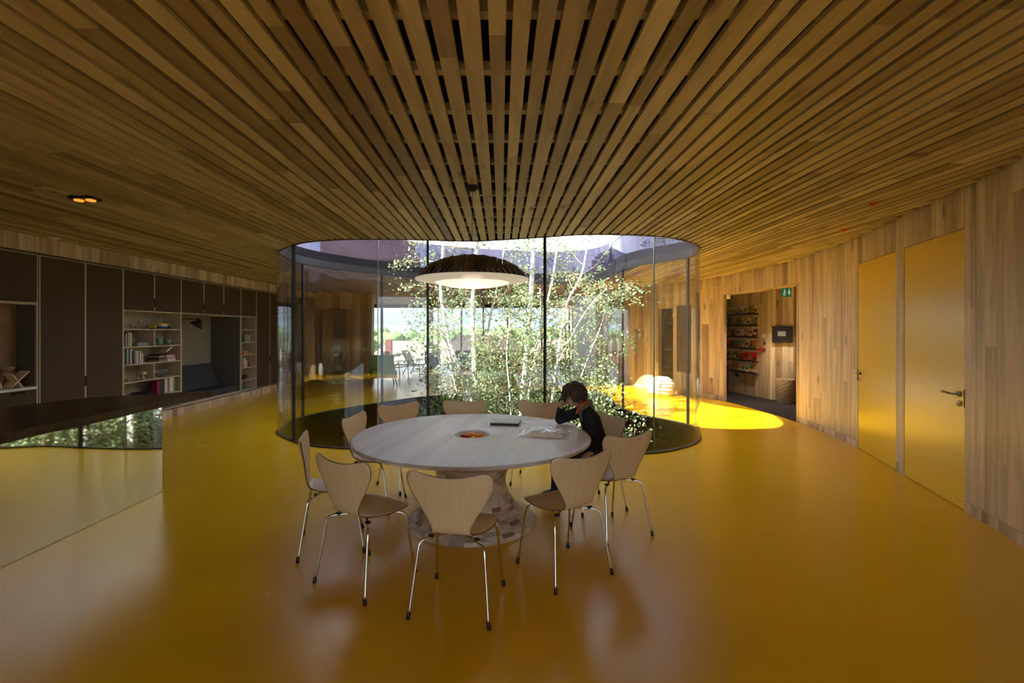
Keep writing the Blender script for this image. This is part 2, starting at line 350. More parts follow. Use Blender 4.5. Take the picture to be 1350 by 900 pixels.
# ------------------------------------------------------------------ floor, roof, court rim
mb = MB(); OUT = [(-7.1, -3.4), (8.2, -3.4), (8.2, 22.4), (-7.1, 22.4)]
sheet_with_hole(mb, OUT, COURT_S, 0, True)
floor = struct('floor', mb, 'yellow_floor', 'glossy yellow poured floor running around the glazed courtyard', 'floor')
RIM = -1.15; mb = MB(); sheet_with_hole(mb, OUT, COURT_S, -.5, False)
for i in range(len(COURT_S)):
    a, b = COURT_S[i], COURT_S[(i+1) % len(COURT_S)]; mb.add([(*a, RIM), (*b, RIM), (*b, -.004), (*a, -.004)], [(0, 3, 2, 1)], 0, True)
for a, b in zip(OUT, OUT[1:]+OUT[:1]): mb.add([(*a, -.5), (*b, -.5), (*b, -.004), (*a, -.004)], [(0, 1, 2, 3)])
mesh('slab_edge', mb, 'slab_edge', floor, label='dark rim of the floor slab around the courtyard opening')
ROOF = [(-8.4, -4.2), (9.0, -4.2), (9.0, 23.6), (-8.4, 23.6)]
mb = MB(); sheet_with_hole(mb, ROOF, COURT_S, 3.12, False); sheet_with_hole(mb, ROOF, COURT_S, 3.55, True)
for a, b in zip(ROOF, ROOF[1:]+ROOF[:1]): mb.add([(*a, 3.12), (*b, 3.12), (*b, 3.55), (*a, 3.55)], [(0, 1, 2, 3)])
ceiling = struct('ceiling', mb, ['void'], 'ceiling of parallel tulipwood slats with dark gaps between them', 'ceiling')
def offset(poly, d):
    n = len(poly); out = []
    for i in range(n):
        a, b = Vector(poly[i-1]), Vector(poly[(i+1) % n]); t = (b-a).normalized(); out.append(tuple(Vector(poly[i])+Vector((-t.y, t.x))*d))   # +d = into the court (ccw outline)
    return out
CI = offset(COURT_S, .03)
area = sum(COURT_S[i-1][0]*COURT_S[i][1]-COURT_S[i][0]*COURT_S[i-1][1] for i in range(len(COURT_S)))
def ring(mb, a, b, z0, z1, mi=0):
    n = len(a)
    for i in range(n):
        j = (i+1) % n
        mb.add([(*a[i], z0), (*a[j], z0), (*a[j], z1), (*a[i], z1)], [(0, 1, 2, 3)], mi, True); mb.add([(*b[i], z0), (*b[j], z0), (*b[j], z1), (*b[i], z1)], [(3, 2, 1, 0)], mi, True)
        mb.add([(*a[i], z0), (*a[j], z0), (*b[j], z0), (*b[i], z0)], [(0, 3, 2, 1)], mi); mb.add([(*a[i], z1), (*a[j], z1), (*b[j], z1), (*b[i], z1)], [(0, 1, 2, 3)], mi)
mb = MB(); ring(mb, offset(COURT_S, -.05), offset(COURT_S, -.008), H+.29, 3.72)
fas = struct('trim_1', mb, 'fascia', 'polished dark metal fascia ringing the courtyard opening above the glass', 'fascia')
mb = MB(); ring(mb, offset(COURT_S, -.05), offset(COURT_S, .025), H+.13, H+.29); mesh('lower_band', mb, 'band_dark', fas)

mb = MB(); mb.box(-8.4, -8.3, -4.2, 23.6, 2.95, 3.75); mb.box(8.9, 9, -4.2, 23.6, 2.95, 3.75); mb.box(-8.4, 9, 23.5, 23.6, 2.95, 3.75); mb.box(-8.4, 9, -4.2, -4.1, 2.95, 3.75)
struct('trim_2', mb, 'black_metal', 'dark outer roof edge above the far windows', 'roof edge')

# ------------------------------------------------------------------ ceiling slats and battens
rows = []; x = -6.95
while x < 5.35:
    w = random.choice([.062, .07, .08, .085, .09, .096]); rows.append((x, x+w)); x += w+random.uniform(.027, .034)
pieces = []
for (x0, x1) in rows:
    c0, c1 = crossings(COURT_S, x0), crossings(COURT_S, x1); ylo = -3.2
    # far limit follows the right-hand wall
    yr0, yr1 = ylo, 22.3
    if x1 > 2.9:
        ys = [p[1] for p in RW_S if p[0] > x1+.045]
        if not ys: continue
        yr0, yr1 = min(ys), max(ys)
    spans = []
    if len(c0) >= 2 and len(c1) >= 2:
        spans = [((yr0, yr0), (c0[0]-.015, c1[0]-.015)), ((c0[-1]+.015, c1[-1]+.015), (yr1, yr1))]
    elif len(c0) >= 2 or len(c1) >= 2:
        c = c0 or c1; spans = [((yr0, yr0), (c[0]-.015, c[0]-.015)), ((c[-1]+.015,)*2, (yr1, yr1))]
    else: spans = [((yr0, yr0), (yr1, yr1))]
    for (a, b) in spans:
        if min(b) <= max(a)+.05: continue
        cuts = []; y = a[0]+random.uniform(.3, 2.6)
        while y < min(b)-.3: cuts.append(y); y += random.uniform(1.4, 3.1)
        es = [a]+[(c, c) for c in cuts]+[b]
        for s, e in zip(es, es[1:]): pieces.append((x0, x1, s, e, random.uniform(-.0015, .0015)))
def slat_mb(mb, p):
    x0, x1, s, e, dz = p; z0, z1 = H+dz, H+.028+dz
    return mb.add([(x0, s[0]+.0008, z0), (x1, s[1]+.0008, z0), (x1, e[1]-.0008, z0), (x0, e[0]-.0008, z0), (x0, s[0]+.0008, z1), (x1, s[1]+.0008, z1), (x1, e[1]-.0008, z1), (x0, e[0]-.0008, z1)],
                  [(0, 3, 2, 1), (4, 5, 6, 7), (0, 1, 5, 4), (1, 2, 6, 5), (2, 3, 7, 6), (3, 0, 4, 7)])
def seen(p):
    x0, x1, s, e, dz = p; ya, yb = max(s[0], 1.3), e[0]
    if yb < 1.7: return 0
    ya = max(ya, .6*abs((x0+x1)/2), 1.7)
    if yb <= ya: return 0
    return (x1-x0)*1.24*(1/ya**2-1/yb**2)
pieces.sort(key=seen, reverse=True)
for p in pieces[:300]: mesh('slat', slat_mb(MB(), p), 'slat_wood', ceiling)
mb = MB()
for p in pieces[300:]: slat_mb(mb, p)
o = mesh('slat', mb, 'slat_wood', ceiling, kind='stuff')
y = 1.45-.42*10
while y < 22.2:
    cs = [crossings([(q[1], q[0]) for q in COURT_S], y), crossings([(q[1], q[0]) for q in COURT_S], y+.05)]
    xr = min(at_y(RW_S, max(-3.1, y))[0].x, at_y(RW_S, max(-3.1, y+.05))[0].x)-.02 if y > -3.1 else 2.9
    spans = [(-6.98, xr)]
    if len(cs[0]) >= 2 or len(cs[1]) >= 2:
        lo = min(c[0] for c in cs if c)-.04; hi = max(c[-1] for c in cs if c)+.04; spans = [(-6.98, lo), (hi, xr)]
    for a, b in spans:
        if b > a+.05: mesh('batten', MB().box(a, b, y, y+.05, H+.030, H+.075), 'slat_wood', ceiling)
    y += .42

# ------------------------------------------------------------------ courtyard glazing
win = thing('window_1', 'curved frameless glazing wrapping the courtyard, black mullions between the panes', 'glazing', (-.3, 8.8, 0), kind='structure')
n = len(COURT_S)
def near_idx(px, front):
    best = None
    for i, p in enumerate(COURT_S):
        isf = p[1] < 8.2
        if isf != front: continue
        d = abs(CX+p[0]/p[1]*F-px)
        if best is None or d < best[0]: best = (d, i)
    return best[1]
posts = sorted(set([near_idx(a, True) for a in (386, 560, 714, 907)]+[near_idx(a, False) for a in (401, 503, 640, 745, 822)]))
joints = sorted(set([near_idx(a, True) for a in (502, 862)]))
brk = sorted(set(posts+joints))
for a, b in zip(brk, brk[1:]+[brk[0]+n]):
    idx = [i % n for i in range(a, b+1)]; g = MB(); o1 = offset(COURT_S, -.006); o2 = offset(COURT_S, .006)
    pi_ = [o1[i] for i in idx]; po = [o2[i] for i in idx]; k = len(idx); z0, z1 = .012, H+.03
    vs = [(*p, z0) for p in pi_]+[(*p, z1) for p in pi_]+[(*p, z0) for p in po]+[(*p, z1) for p in po]
    fs = [(i, i+1, k+i+1, k+i) for i in range(k-1)]+[(2*k+i+1, 2*k+i, 3*k+i, 3*k+i+1) for i in range(k-1)]
    g.add(vs, fs, 0, True); g.add(vs, [(0, k, 3*k, 2*k), (k-1, 3*k-1, 4*k-1, 2*k-1)], 0)
    mesh('glass_pane', g, 'court_glass', win)
for i in brk:
    p, a, b = Vector(COURT_S[i]), Vector(COURT_S[i-1]), Vector(COURT_S[(i+1) % n]); t = (b-a); ang = atan2(t.y, t.x)
    w = .034 if i in posts else .010
    mesh('mullion', MB().obox((p.x, p.y, H/2+.05), (w, .04 if w > .02 else .02, H+.08), (0, 0, ang)), 'black_metal' if w > .02 else 'steel', win)
mb = MB(); ring(mb, offset(COURT_S, -.022), offset(COURT_S, .022), 0.0, .02); mesh('sill_channel', mb, 'black_metal', win)
mb = MB(); ring(mb, offset(COURT_S, -.012), offset(COURT_S, .03), H-.006, H+.13); mesh('head_channel', mb, 'black_metal', win)

# ------------------------------------------------------------------ right wall with its boards, doors and doorway
DOOR2, DOOR1, OPEN = (4.18, 5.194), (5.40, 6.41), (8.22, 10.75)
DOOR3 = (12.28, 12.78)
mb = MB(); y = -3.2
def back(y0, y1, z0, z1, th=.2):
    k = max(1, int((y1-y0)/.25))
    for i in range(k): wallbox(mb, y0+(y1-y0)*i/k, y0+(y1-y0)*(i+1)/k, z0, z1, -.022, th)
back(-3.2, OPEN[0], 0, 3.11); back(OPEN[0], OPEN[1], 2.44, 3.11); back(OPEN[1], DOOR3[0], 0, 3.11, .06); back(DOOR3[0], DOOR3[1], 2.2, 3.11); back(DOOR3[1], 22.2, 0, 3.11)
wr = struct('wall_right', mb, 'wall_wood', 'curved wall clad in vertical pale and brown tulipwood boards', 'wall')
cols = []
def columns(y0, y1, zlo, zhi):
    y = y0
    while y < y1-.004:
        w = random.choice([.07, .09, .12, .15, .11, .19]); e = y+w
        if e > y1-.05: e = y1
        z = zlo
        if zhi-zlo > 1:
            c = sorted(random.uniform(.3, 2.7) for _ in range(random.choice([0, 1, 1, 1, 2]))); c = [q for i, q in enumerate(c) if i == 0 or q-c[i-1] > .4]
        else: c = []
        zz = [zlo]+[q for q in c if zlo+.2 < q < zhi-.2]+[zhi]
        for a, b in zip(zz, zz[1:]): cols.append((y, e, a, b))
        y = e
ZT = 3.10
columns(.6, DOOR2[0]-.006, .1, ZT); columns(DOOR2[0], DOOR2[1], 2.515, ZT); columns(DOOR2[1]+.006, DOOR1[0]-.006, .1, ZT); columns(DOOR1[0], DOOR1[1], 2.515, ZT)
columns(DOOR1[1]+.006, OPEN[0], .1, ZT); columns(OPEN[0], OPEN[1], 2.44, ZT); columns(OPEN[1], DOOR3[0], .1, ZT); columns(DOOR3[0], DOOR3[1], 2.2, ZT); columns(DOOR3[1], 22.1, .1, ZT)
cols.sort(key=lambda c: -(c[1]-c[0])*(c[3]-c[2])/((c[0]+.8)**2) if c[0] > 2.9 else 9)
def plank(m_, c, j): return wallbox(m_, c[0]+.0008, c[1]-.0008, c[2]+.0008, c[3]-.0008, j, .021)
for c in cols[:295]: mesh('board', plank(MB(), c, random.uniform(-.001, .001)), 'wall_wood', wr)
mb = MB()
for c in cols[295:]: plank(mb, c, 0)
mesh('board', mb, 'wall_wood', wr, kind='stuff')
mb = MB(); random.seed(21)
def base(y0, y1):
    y = y0
    while y < y1-.004:
        e = y+random.choice([.09, .11, .13]); e = y1 if e > y1-.05 else e
        wallbox(mb, y+.0006, e-.0006, .0, .097, .001, .021); y = e
for a, b in ((.6, DOOR2[0]-.006), (DOOR2[1]+.006, DOOR1[0]-.006), (DOOR1[1]+.006, OPEN[0]), (OPEN[1], DOOR3[0]), (DOOR3[1], 22.1)): base(a, b)
struct('baseboard_right', mb, 'wall_wood', 'flush wooden skirting strip along the foot of the curved board wall', 'skirting')
def door(name, yy, label, hinge_near):
    y0, y1 = yy; m_ = wallbox(MB(), y0, y1, .008, 2.508, -.004, .022)
    d = mesh(name, m_, 'yellow_door', None, 'structure'); tag(d, label, 'door', kind='structure')
    fr = MB(); wallbox(fr, y0-.005, y0, 0, 2.515, -.012, .022); wallbox(fr, y1, y1+.005, 0, 2.515, -.012, .022); wallbox(fr, y0-.005, y1+.005, 2.508, 2.515, -.012, .022); wallbox(fr, y0, y1, 0, .008, -.012, .022)
    mesh('door_gap_seal', fr, 'black_metal', d)
    p, _ = at_y(RW_S, y0); q, _ = at_y(RW_S, y1); t = (q-p).normalized(); nrm = Vector((-t.y, t.x))
    if hinge_near: h = p+t*.07; s = 1
    else: h = q-t*.07; s = -1
    z = 1.03
    hb = MB(); P3 = lambda a, b, zz: (h.x+t.x*a+nrm.x*b, h.y+t.y*a+nrm.y*b, zz)
    hb.tube([P3(0, 0, z), P3(0, .05, z)], .009, 10); hb.tube([P3(-.004*s, .05, z), P3(.03*s, .052, z)], .008, 10)
    hd = mesh('door_handle', hb, 'steel', d, label='dark metal lever handle')
    lv = MB(); lv.tube([P3(.03*s, .052, z), P3(.07*s, .053, z+.002), P3(.16*s, .05, z+.004)], [.009, .010, .011], 10); mesh('lever_grip', lv, 'furniture_wood', hd, label='wooden grip of the lever')
    rs = MB(); rs.tube([P3(0, -.002, z), P3(0, .008, z)], .024, 20); mesh('rosette', rs, 'steel', hd)
    lk = MB(); lk.tube([P3(.002, -.002, z-.085), P3(.002, .010, z-.085)], .024, 20); k_ = mesh('lock', lk, 'chrome', d, label='round metal keyhole plate')
    kb = MB(); kb.tube([P3(.002, .010, z-.085), P3(.002, .013, z-.085)], .008, 12); mesh('keyhole', kb, 'black_metal', k_)
    st = MB(); yj = y0-.010 if hinge_near else y1+.003
    wallbox(st, yj, yj+.012, z-.11, z+.05, .003, .01); mesh('strike_plate', st, 'black_metal', d, label='dark strike plate at the door edge')
door('door_1', DOOR2, 'large flush yellow door nearest the camera, handle on its right edge', True)
door('door_2', DOOR1, 'flush yellow door beyond the nearer one, handle on its left edge', False)
# dark door far round the curve
d3 = MB(); wallbox(d3, DOOR3[0], DOOR3[1], 0, 2.2, -.12, .2); o = mesh('door_3', d3, 'void', None, 'structure'); tag(o, 'dark recessed doorway in the board wall behind the courtyard glass', 'door', kind='structure')
dp = MB(); wallbox(dp, 11.72, 12.16, .55, 2.25, .012, .0); o = single('wall_panel', dp, 'brown_leather', 'dark brown wall panel beside the recessed doorway behind the courtyard', 'panel')
# doorway reveal
mb = MB()
wallbox(mb, OPEN[0], OPEN[0]+.03, 0, 2.42, .0, .22); wallbox(mb, OPEN[1]-.03, OPEN[1], 0, 2.42, .0, .062)
k = 8
for i in range(k): a = OPEN[0]+(OPEN[1]-OPEN[0])*i/k; b = OPEN[0]+(OPEN[1]-OPEN[0])*(i+1)/k; wallbox(mb, a, b, 2.42, 2.44, .0, .22)
struct('trim_3', mb, 'wall_wood', 'wooden lining of the open doorway to the leaflet room', 'door lining')

# ------------------------------------------------------------------ leaflet room behind the doorway
SWa, SWb, SWc = Vector((5.78, 14.1)), Vector((6.25, 10.94)), Vector((6.60, 10.62))
def seg(mb, a, b, z0, z1, inn=0, out=.1, mi=0):
    d = (b-a).normalized(); nrm = Vector((-d.y, d.x)); return mb.prism([a-nrm*out, b-nrm*out, b+nrm*inn, a+nrm*inn], z0, z1, mi)
wl = MB(); seg(wl, SWb, SWa, 0, 3.0, -.02, .12); seg(wl, SWc, SWb, 0, 3.0, -.02, .12); wl.box(6.62, 7.6, 10.6, 10.72, 0, 3); wl.box(7.6, 7.7, 6.6, 10.7, 0, 3); wl.box(5.3, 7.7, 6.5, 6.6, 0, 3); wl.box(4.6, 6.0, 14.1, 14.2, 0, 3)
side = struct('wall_back', wl, 'wall_wood', 'board wall of the small room seen through the open doorway', 'wall')
def boards(a, b, par, z0=.1, z1=2.7, wid=.13):
    d = (b-a); Ln = d.length; d.normalize(); s = 0
    while s < Ln-.01:
        e = min(Ln, s+random.uniform(wid*.75, wid*1.25)); 
        if Ln-e < .05: e = Ln
        c = random.uniform(.6, 2.4)
        for (p, q) in ((z0, c), (c, z1)): mesh('board', seg(MB(), a+d*(s+.001), a+d*(e-.001), p+.001, q-.001, 0, .019), 'wall_wood', par)
        s = e
boards(SWb, SWa, side, 0, 2.7); boards(SWc, SWb, side, 0, 2.7)
struct('trim_4', MB().prism([(5.4, 6.5), (7.7, 6.5), (7.7, 10.75), (6.4, 11), (6.0, 14.2), (4.6, 14.2), (4.9, 11.8), (5.3, 10.8), (5.42, 9.4)], 2.62, 2.70), 'slat_wood', 'wooden ceiling of the leaflet room', 'ceiling')
struct('trim_5', MB().prism([(5.17, 8.2), (5.12, 6.5), (7.7, 6.5), (7.7, 10.75), (6.4, 11), (6.1, 14.2), (4.6, 14.2), (4.86, 11.6), (5.07, 10.75), (5.14, 10.2), (5.20, 9.4), (5.205, 8.8)], .0005, .006), 'carpet', 'dark grey carpet on the floor of the leaflet room', 'carpet')
o = single('storage_door', MB().box(6.62, 7.5, 10.52, 10.595, .01, 2.6), 'void', 'tall black panel at the right edge of the leaflet room', 'panel')
wd = (SWa-SWb).normalized(); wn_ = Vector((-wd.y, wd.x))
def onwall(s, out, z): p = SWb+wd*s+wn_*out; return (p.x, p.y, z)
cvr = ['c_white', 'c_cream', 'c_green', 'c_orange', 'c_white', 'c_grey', 'c_sage', 'c_cream', 'c_maroon', 'c_white', 'c_pink', 'c_tan']
ORD = ['first', 'second', 'third', 'fourth', 'fifth', 'sixth', 'seventh', 'eighth', 'ninth', 'tenth', 'eleventh', 'twelfth', 'thirteenth', 'fourteenth', 'fifteenth', 'sixteenth']
rowsname = ['topmost', 'second', 'third', 'fourth', 'fifth', 'lowest']
for r, z in enumerate((2.02, 1.74, 1.454, 1.17, .87, .58)):
    s0, s1 = .38, 2.05
    a, b = SWb+wd*s0, SWb+wd*s1
    lt = {0: 'from the top holding orange-marked leaflets', 1: '', 2: '', 3: '', 4: '', 5: ''}
    led = MB(); seg(led, a, b, z-.03, z-.012, .085, 0); seg(led, a+wn_*.08, b+wn_*.08, z-.03, z+.02, .006, 0)
    single('leaflet_shelf', led, 'black_metal', f'narrow black leaflet ledge, {rowsname[r]} of six on the board wall' if r in (0, 5) else f'narrow black leaflet ledge, {rowsname[r]} from the top of six', 'shelf', 'leaflet ledges')
    s = s0+.01; made = []
    while s < s1-.12:
        w = random.choice([.10, .105, .15, .15]); h = .21*random.uniform(.85, 1.05)
        c = random.choice(cvr); 
        if r == 4 and s < s0+.62: c = 'c_maroon' if random.random() < .2 else 'red_plastic'
        lf = MB(); p0 = SWb+wd*s; p1 = SWb+wd*(s+w)
        A = [(p0+wn_*.065), (p1+wn_*.065)]; B = [(p0+wn_*.02), (p1+wn_*.02)]; t = wn_*.006
        vs = [(A[0].x, A[0].y, z-.01), (A[1].x, A[1].y, z-.01), (B[1].x, B[1].y, z+h), (B[0].x, B[0].y, z+h)]
        vs += [(v[0]-t.x, v[1]-t.y, v[2]) for v in vs]
        lf.add(vs, [(3, 2, 1, 0), (4, 5, 6, 7), (0, 1, 5, 4), (1, 2, 6, 5), (2, 3, 7, 6), (3, 0, 4, 7)])
        # printed block on the cover
        q = lambda u, v: Vector(vs[0])*(1-u)*(1-v)+Vector(vs[1])*u*(1-v)+Vector(vs[2])*u*v+Vector(vs[3])*(1-u)*v+Vector((wn_.x, wn_.y, 0))*.0015
        u0, v0 = .12, random.uniform(.1, .5); lf.add([q(u0, v0), q(.88, v0), q(.88, v0+.33), q(u0, v0+.33)], [(3, 2, 1, 0)], 1)
        c2 = random.choice(['c_green', 'c_maroon', 'c_orange', 'c_white', 'c_teal', 'c_olive', 'c_dark'])
        made.append((single('leaflet', lf, [c, c2], 'x', 'leaflet', f'leaflets on the {rowsname[r]} ledge'), c))
        s += w+random.uniform(.004, .02)
    for q, (o, c) in enumerate(reversed(made)):
        cn = {'red_plastic': 'red', 'c_maroon': 'dark red', 'c_sage': 'grey-green'}.get(c, c.replace('c_', ''))
        o['label'] = f'{ORD[q]} leaflet from the left on the {rowsname[r]} black ledge, {cn} cover'
# small wall devices
def dev(name, s, z, w, h, d, m_, label, cat):
    b = MB(); p0 = SWb+wd*(s-w/2); p1 = SWb+wd*(s+w/2); seg(b, p0, p1, z-h/2, z+h/2, d, 0); return single(name, b, m_, label, cat)
dev('thermostat', .20, 1.48, .09, .09, .03, 'white_paint', 'small white control box on the wall right of the leaflets', 'control')
dev('light_switch', .18, 1.31, .07, .07, .015, 'steel', 'grey switch plate just under the white control box', 'switch')
dev('light_switch', .18, 1.15, .07, .07, .015, 'steel', 'grey switch plate above and right of the red call point', 'switch')
dev('fire_call_point', .27, 1.16, .09, .09, .04, 'red_plastic', 'red fire alarm call point on the board wall', 'alarm')
dev('socket', 1.2, .47, .15, .09, .015, 'black_plastic', 'black double socket under the lowest leaflet ledge', 'socket')
fp = thing('alarm_cabinet', 'black wall box with a pale screen beside the leaflet wall', 'alarm', (6.42, 10.66, 1.35))
pn = (SWb-SWc).normalized(); pnn = Vector((-pn.y, pn.x))
def onp(mb, s0, s1, z0, z1, o0, o1): return mb.prism([SWc+pn*s0+pnn*o1*1.0, SWc+pn*s0+pnn*o0, SWc+pn*s1+pnn*o0, SWc+pn*s1+pnn*o1], z0, z1)
mesh('housing', onp(MB(), .02, .42, 1.33, 1.70, .0, .07), 'black_metal', fp); mesh('screen', onp(MB(), .14, .30, 1.48, 1.59, .07, .075), 'c_grey', fp); mesh('key_latch', onp(MB(), .35, .37, 1.5, 1.53, .07, .08), 'chrome', fp)
bk = thing('wicker_basket', 'tall round woven wicker basket on the dark carpet', 'basket', (6.26, 10.36, .006))
m_ = MB(); 
for i in range(15):
    z = .02+i*.036; r = .155+.03*sin(i/14*2.6)
    m_.tube([(6.26+r*cos(a)+.004*sin(a*9+i*pi), 10.36+r*sin(a), z+.004*cos(a*9+i*pi)) for a in [2*pi*j/28 for j in range(29)]], .019, 6)
mesh('woven_body', m_, 'wicker', bk); mesh('liner', MB().lathe([(.02, .02), (.15, .02), (.16, .52)], 24, (6.26, 10.36, 0)), 'c_cream', bk)
single('waste_bin', MB().box(5.62, 5.82, 12.05, 12.3, .006, .72), 'black_plastic', 'tall black bin at the left edge of the doorway room', 'bin', bevel=.01)
sg = thing('exit_sign', 'green hanging exit sign with white running figure and arrow', 'sign', (5.710, 9.40, 2.28))
mesh('sign_box', MB().box(5.610, 5.800, 9.40, 9.42, 2.28, 2.45), 'sign_green', sg); mesh('suspension_rod', MB().tube([(5.710, 9.41, 2.45), (5.710, 9.41, 2.62)], .006, 6), 'steel', sg)
pic = MB(); pic.box(5.738, 5.762, 9.396, 9.399, 2.37, 2.43); pic.add([(5.715, 9.397, 2.38), (5.785, 9.397, 2.38), (5.750, 9.397, 2.31)], [(0, 2, 1)])
rf = MB(); rf.box(5.644, 5.666, 9.396, 9.399, 2.36, 2.40); rf.ball((5.660, 9.397, 2.418), .012, 8, 6)
rf.tube([(5.649, 9.397, 2.36), (5.639, 9.397, 2.335), (5.651, 9.397, 2.305)], .007, 5); rf.tube([(5.662, 9.397, 2.36), (5.676, 9.397, 2.34), (5.672, 9.397, 2.31)], .007, 5); rf.tube([(5.654, 9.397, 2.395), (5.674, 9.397, 2.38), (5.686, 9.397, 2.39)], .006, 5)
mesh('arrow', pic, 'sign_white', sg); mesh('running_figure', rf, 'sign_white', sg)
single('motion_sensor', MB().lathe([(.0, -.10), (.03, -.10), (.04, -.04), (.04, 0)], 16, (5.14, 10.64, 2.42)), 'white_paint', 'small white sensor hanging at the doorway head', 'sensor')
dl = bpy.data.lights.new('room_fill_light', 'SPOT'); dl.shadow_soft_size = .05; dl.spot_size = R(95); dl.spot_blend = .6; dl.energy = 110; dl.color = (1, .85, .62)  # fill light added to brighten the leaflet room
o = bpy.data.objects.new('room_fill_light', dl); COL.objects.link(o); o.location = (5.75, 10.1, 2.60); 
single('downlight', MB().lathe([(0, 0), (.11, 0), (.13, -.01), (.13, .015)], 24, (5.75, 10.1, 2.607)), 'lamp_lens', 'round recessed ceiling light over the leaflet room carpet', 'lamp')  # glowing disc added as the fitting of the fill light

# ------------------------------------------------------------------ other walls
mb = MB(); mb.box(-7.1, -6.86, -3.4, 22.3, 0, 3.11)
wlft = struct('wall_left', mb, 'wall_wood', 'wall behind the built-in cupboards, boards showing above them', 'wall')
random.seed(5); y = 4.8
while y < 15.2:
    w = random.choice([.12, .16, .2, .14, .24]); mesh('board', MB().box(-6.13, -6.10, y+.001, y+w-.001, 2.63, 3.08), 'wall_wood', wlft); y += w
mb = MB(); mb.box(-6.86, -6.14, -3.3, 15.3, 2.63, 3.1); mesh('bulkhead', mb, 'wall_wood', wlft)
mb = MB(); mb.box(-6.86, -4.27, 15.5, 15.8, 0, 3.11)
wf = struct('wall_far', mb, 'wall_wood', 'board wall end beyond the courtyard on the left', 'wall'); x = -6.85
while x < -4.28:
    w = random.choice([.12, .14, .16]); e = min(x+w, -4.27); mesh('board', MB().box(x+.001, e-.001, 15.475, 15.499, 0, 3.0), 'wall_wood', wf); x = e
# wall behind the camera, with the room's other window
mb = MB(); mb.box(-7.1, -3.0, -3.4, -3.2, 0, 3.11); mb.box(2.6, 8.2, -3.4, -3.2, 0, 3.11); mb.box(-3.0, 2.6, -3.4, -3.2, 2.75, 3.11)
struct('wall_front', mb, 'wall_wood', 'wall behind the viewer with a wide window', 'wall')
w3 = thing('window_3', 'wide glazed opening in the wall behind the viewer', 'window', (0, -3.3, 0), kind='structure')
for a in (-3.0, -1.13, .73, 2.56): mesh('mullion', MB().box(a, a+.05, -3.34, -3.26, 0, 2.75), 'black_metal', w3)
for a in (-2.95, -1.08, .78): mesh('glass_pane', MB().box(a, a+1.8, -3.305, -3.295, .02, 2.74), 'window_glass', w3)
w2 = thing('window_2', 'full-height glazing across the far end of the building', 'window', (-1.5, 22.2, 0), kind='structure')
mx_ = [-6.86, -5.65, -2.98, -1.88, .3, 1.9, 3.2]
for a in mx_: mesh('mullion', MB().box(a-.04, a+.04, 22.12, 22.24, 0, 2.72), 'black_metal', w2)
for a, b in zip(mx_, mx_[1:]): mesh('glass_pane', MB().box(a+.04, b-.04, 22.17, 22.185, .03, 2.69), 'window_glass', w2)
mesh('head_rail', MB().box(-6.86, 3.3, 22.1, 22.26, 2.68, 3.11), 'black_metal', w2); mesh('sill_rail', MB().box(-6.86, 3.3, 22.1, 22.26, 0, .04), 'black_metal', w2)
mb = MB(); mb.box(-3.42, -3.17, 21.6, 21.95, 0, 2.84); struct('trim_6', mb, 'brown_leather', 'dark square column in front of the far windows', 'column')

# ------------------------------------------------------------------ left storage wall
XF = -6.08; XB = -6.82; Y0 = 6.19; MW = .685; ZT2, ZM, ZB = 2.60, 1.945, .17
def cab(name, label, y0, y1, cat='cupboard', group=None): return thing(name, label, cat, (XF, (y0+y1)/2, 0), 0, group)
def frame(t, y0, y1, z0=ZB, z1=ZT2, th=.018, xb=XB):
    m_ = MB(); m_.box(xb, XF, y0, y0+th, z0, z1); m_.box(xb, XF, y1-th, y1, z0, z1); m_.box(xb, XF, y0+th, y1-th, z1-th, z1); m_.box(xb, XF, y0+th, y1-th, z0, z0+th)
    mesh('carcass', m_, 'ply_edge', t)
def cdoor(t, y0, y1, z0, z1, notch=None):
    d = mesh('door', MB().box(XF-.03, XF+.001, y0+.014, y1-.014, z0+.014, z1-.014), 'fabric_door', t)
    if notch: mesh('handle', MB().box(XF-.02, XF+.005, notch[0]-.012, notch[0]+.012, notch[1]-.075, notch[1]+.075), 'void', d)
def yk(k): return Y0+MW*k
t = cab('storage_cupboard', 'tall cupboard with two full-height dark fabric doors left of the bookshelf', yk(0), yk(2), group='tall fabric-door cupboards')
frame(t, yk(0), yk(2)); cdoor(t, yk(0), yk(1), ZB, ZT2, (yk(1), .87)); cdoor(t, yk(1), yk(2), ZB, ZT2); mesh('divider', MB().box(XF-.03, XF+.001, yk(1)-.013, yk(1)+.013, ZB, ZT2), 'ply_edge', t)
t = cab('storage_cupboard', 'tall cupboard with two full-height dark doors at the courtyard end, past the small shelves', yk(8), yk(10), group='tall fabric-door cupboards')
frame(t, yk(8), yk(10)); cdoor(t, yk(8), yk(9), ZB, ZT2, (yk(9), .87)); cdoor(t, yk(9), yk(10), ZB, ZT2); mesh('divider', MB().box(XF-.03, XF+.001, yk(9)-.013, yk(9)+.013, ZB, ZT2), 'ply_edge', t)
t = cab('storage_cupboard', 'last tall dark cupboard, mostly hidden behind the curved glass', yk(10), yk(12), group='tall fabric-door cupboards')
frame(t, yk(10), yk(12)); cdoor(t, yk(10), yk(11), ZB, ZT2); cdoor(t, yk(11), yk(12), ZB, ZT2)
def shelves(t, y0, y1, zs, xb, th=.02):
    for z in zs: mesh('shelf', MB().box(xb+.012, XF-.004, y0+.019, y1-.019, z-th, z), 'ply_edge', t)
    mesh('back_panel', MB().box(xb-.01, xb+.01, y0+.019, y1-.019, ZB, ZM), 'ply_back', t)
XS = -6.42
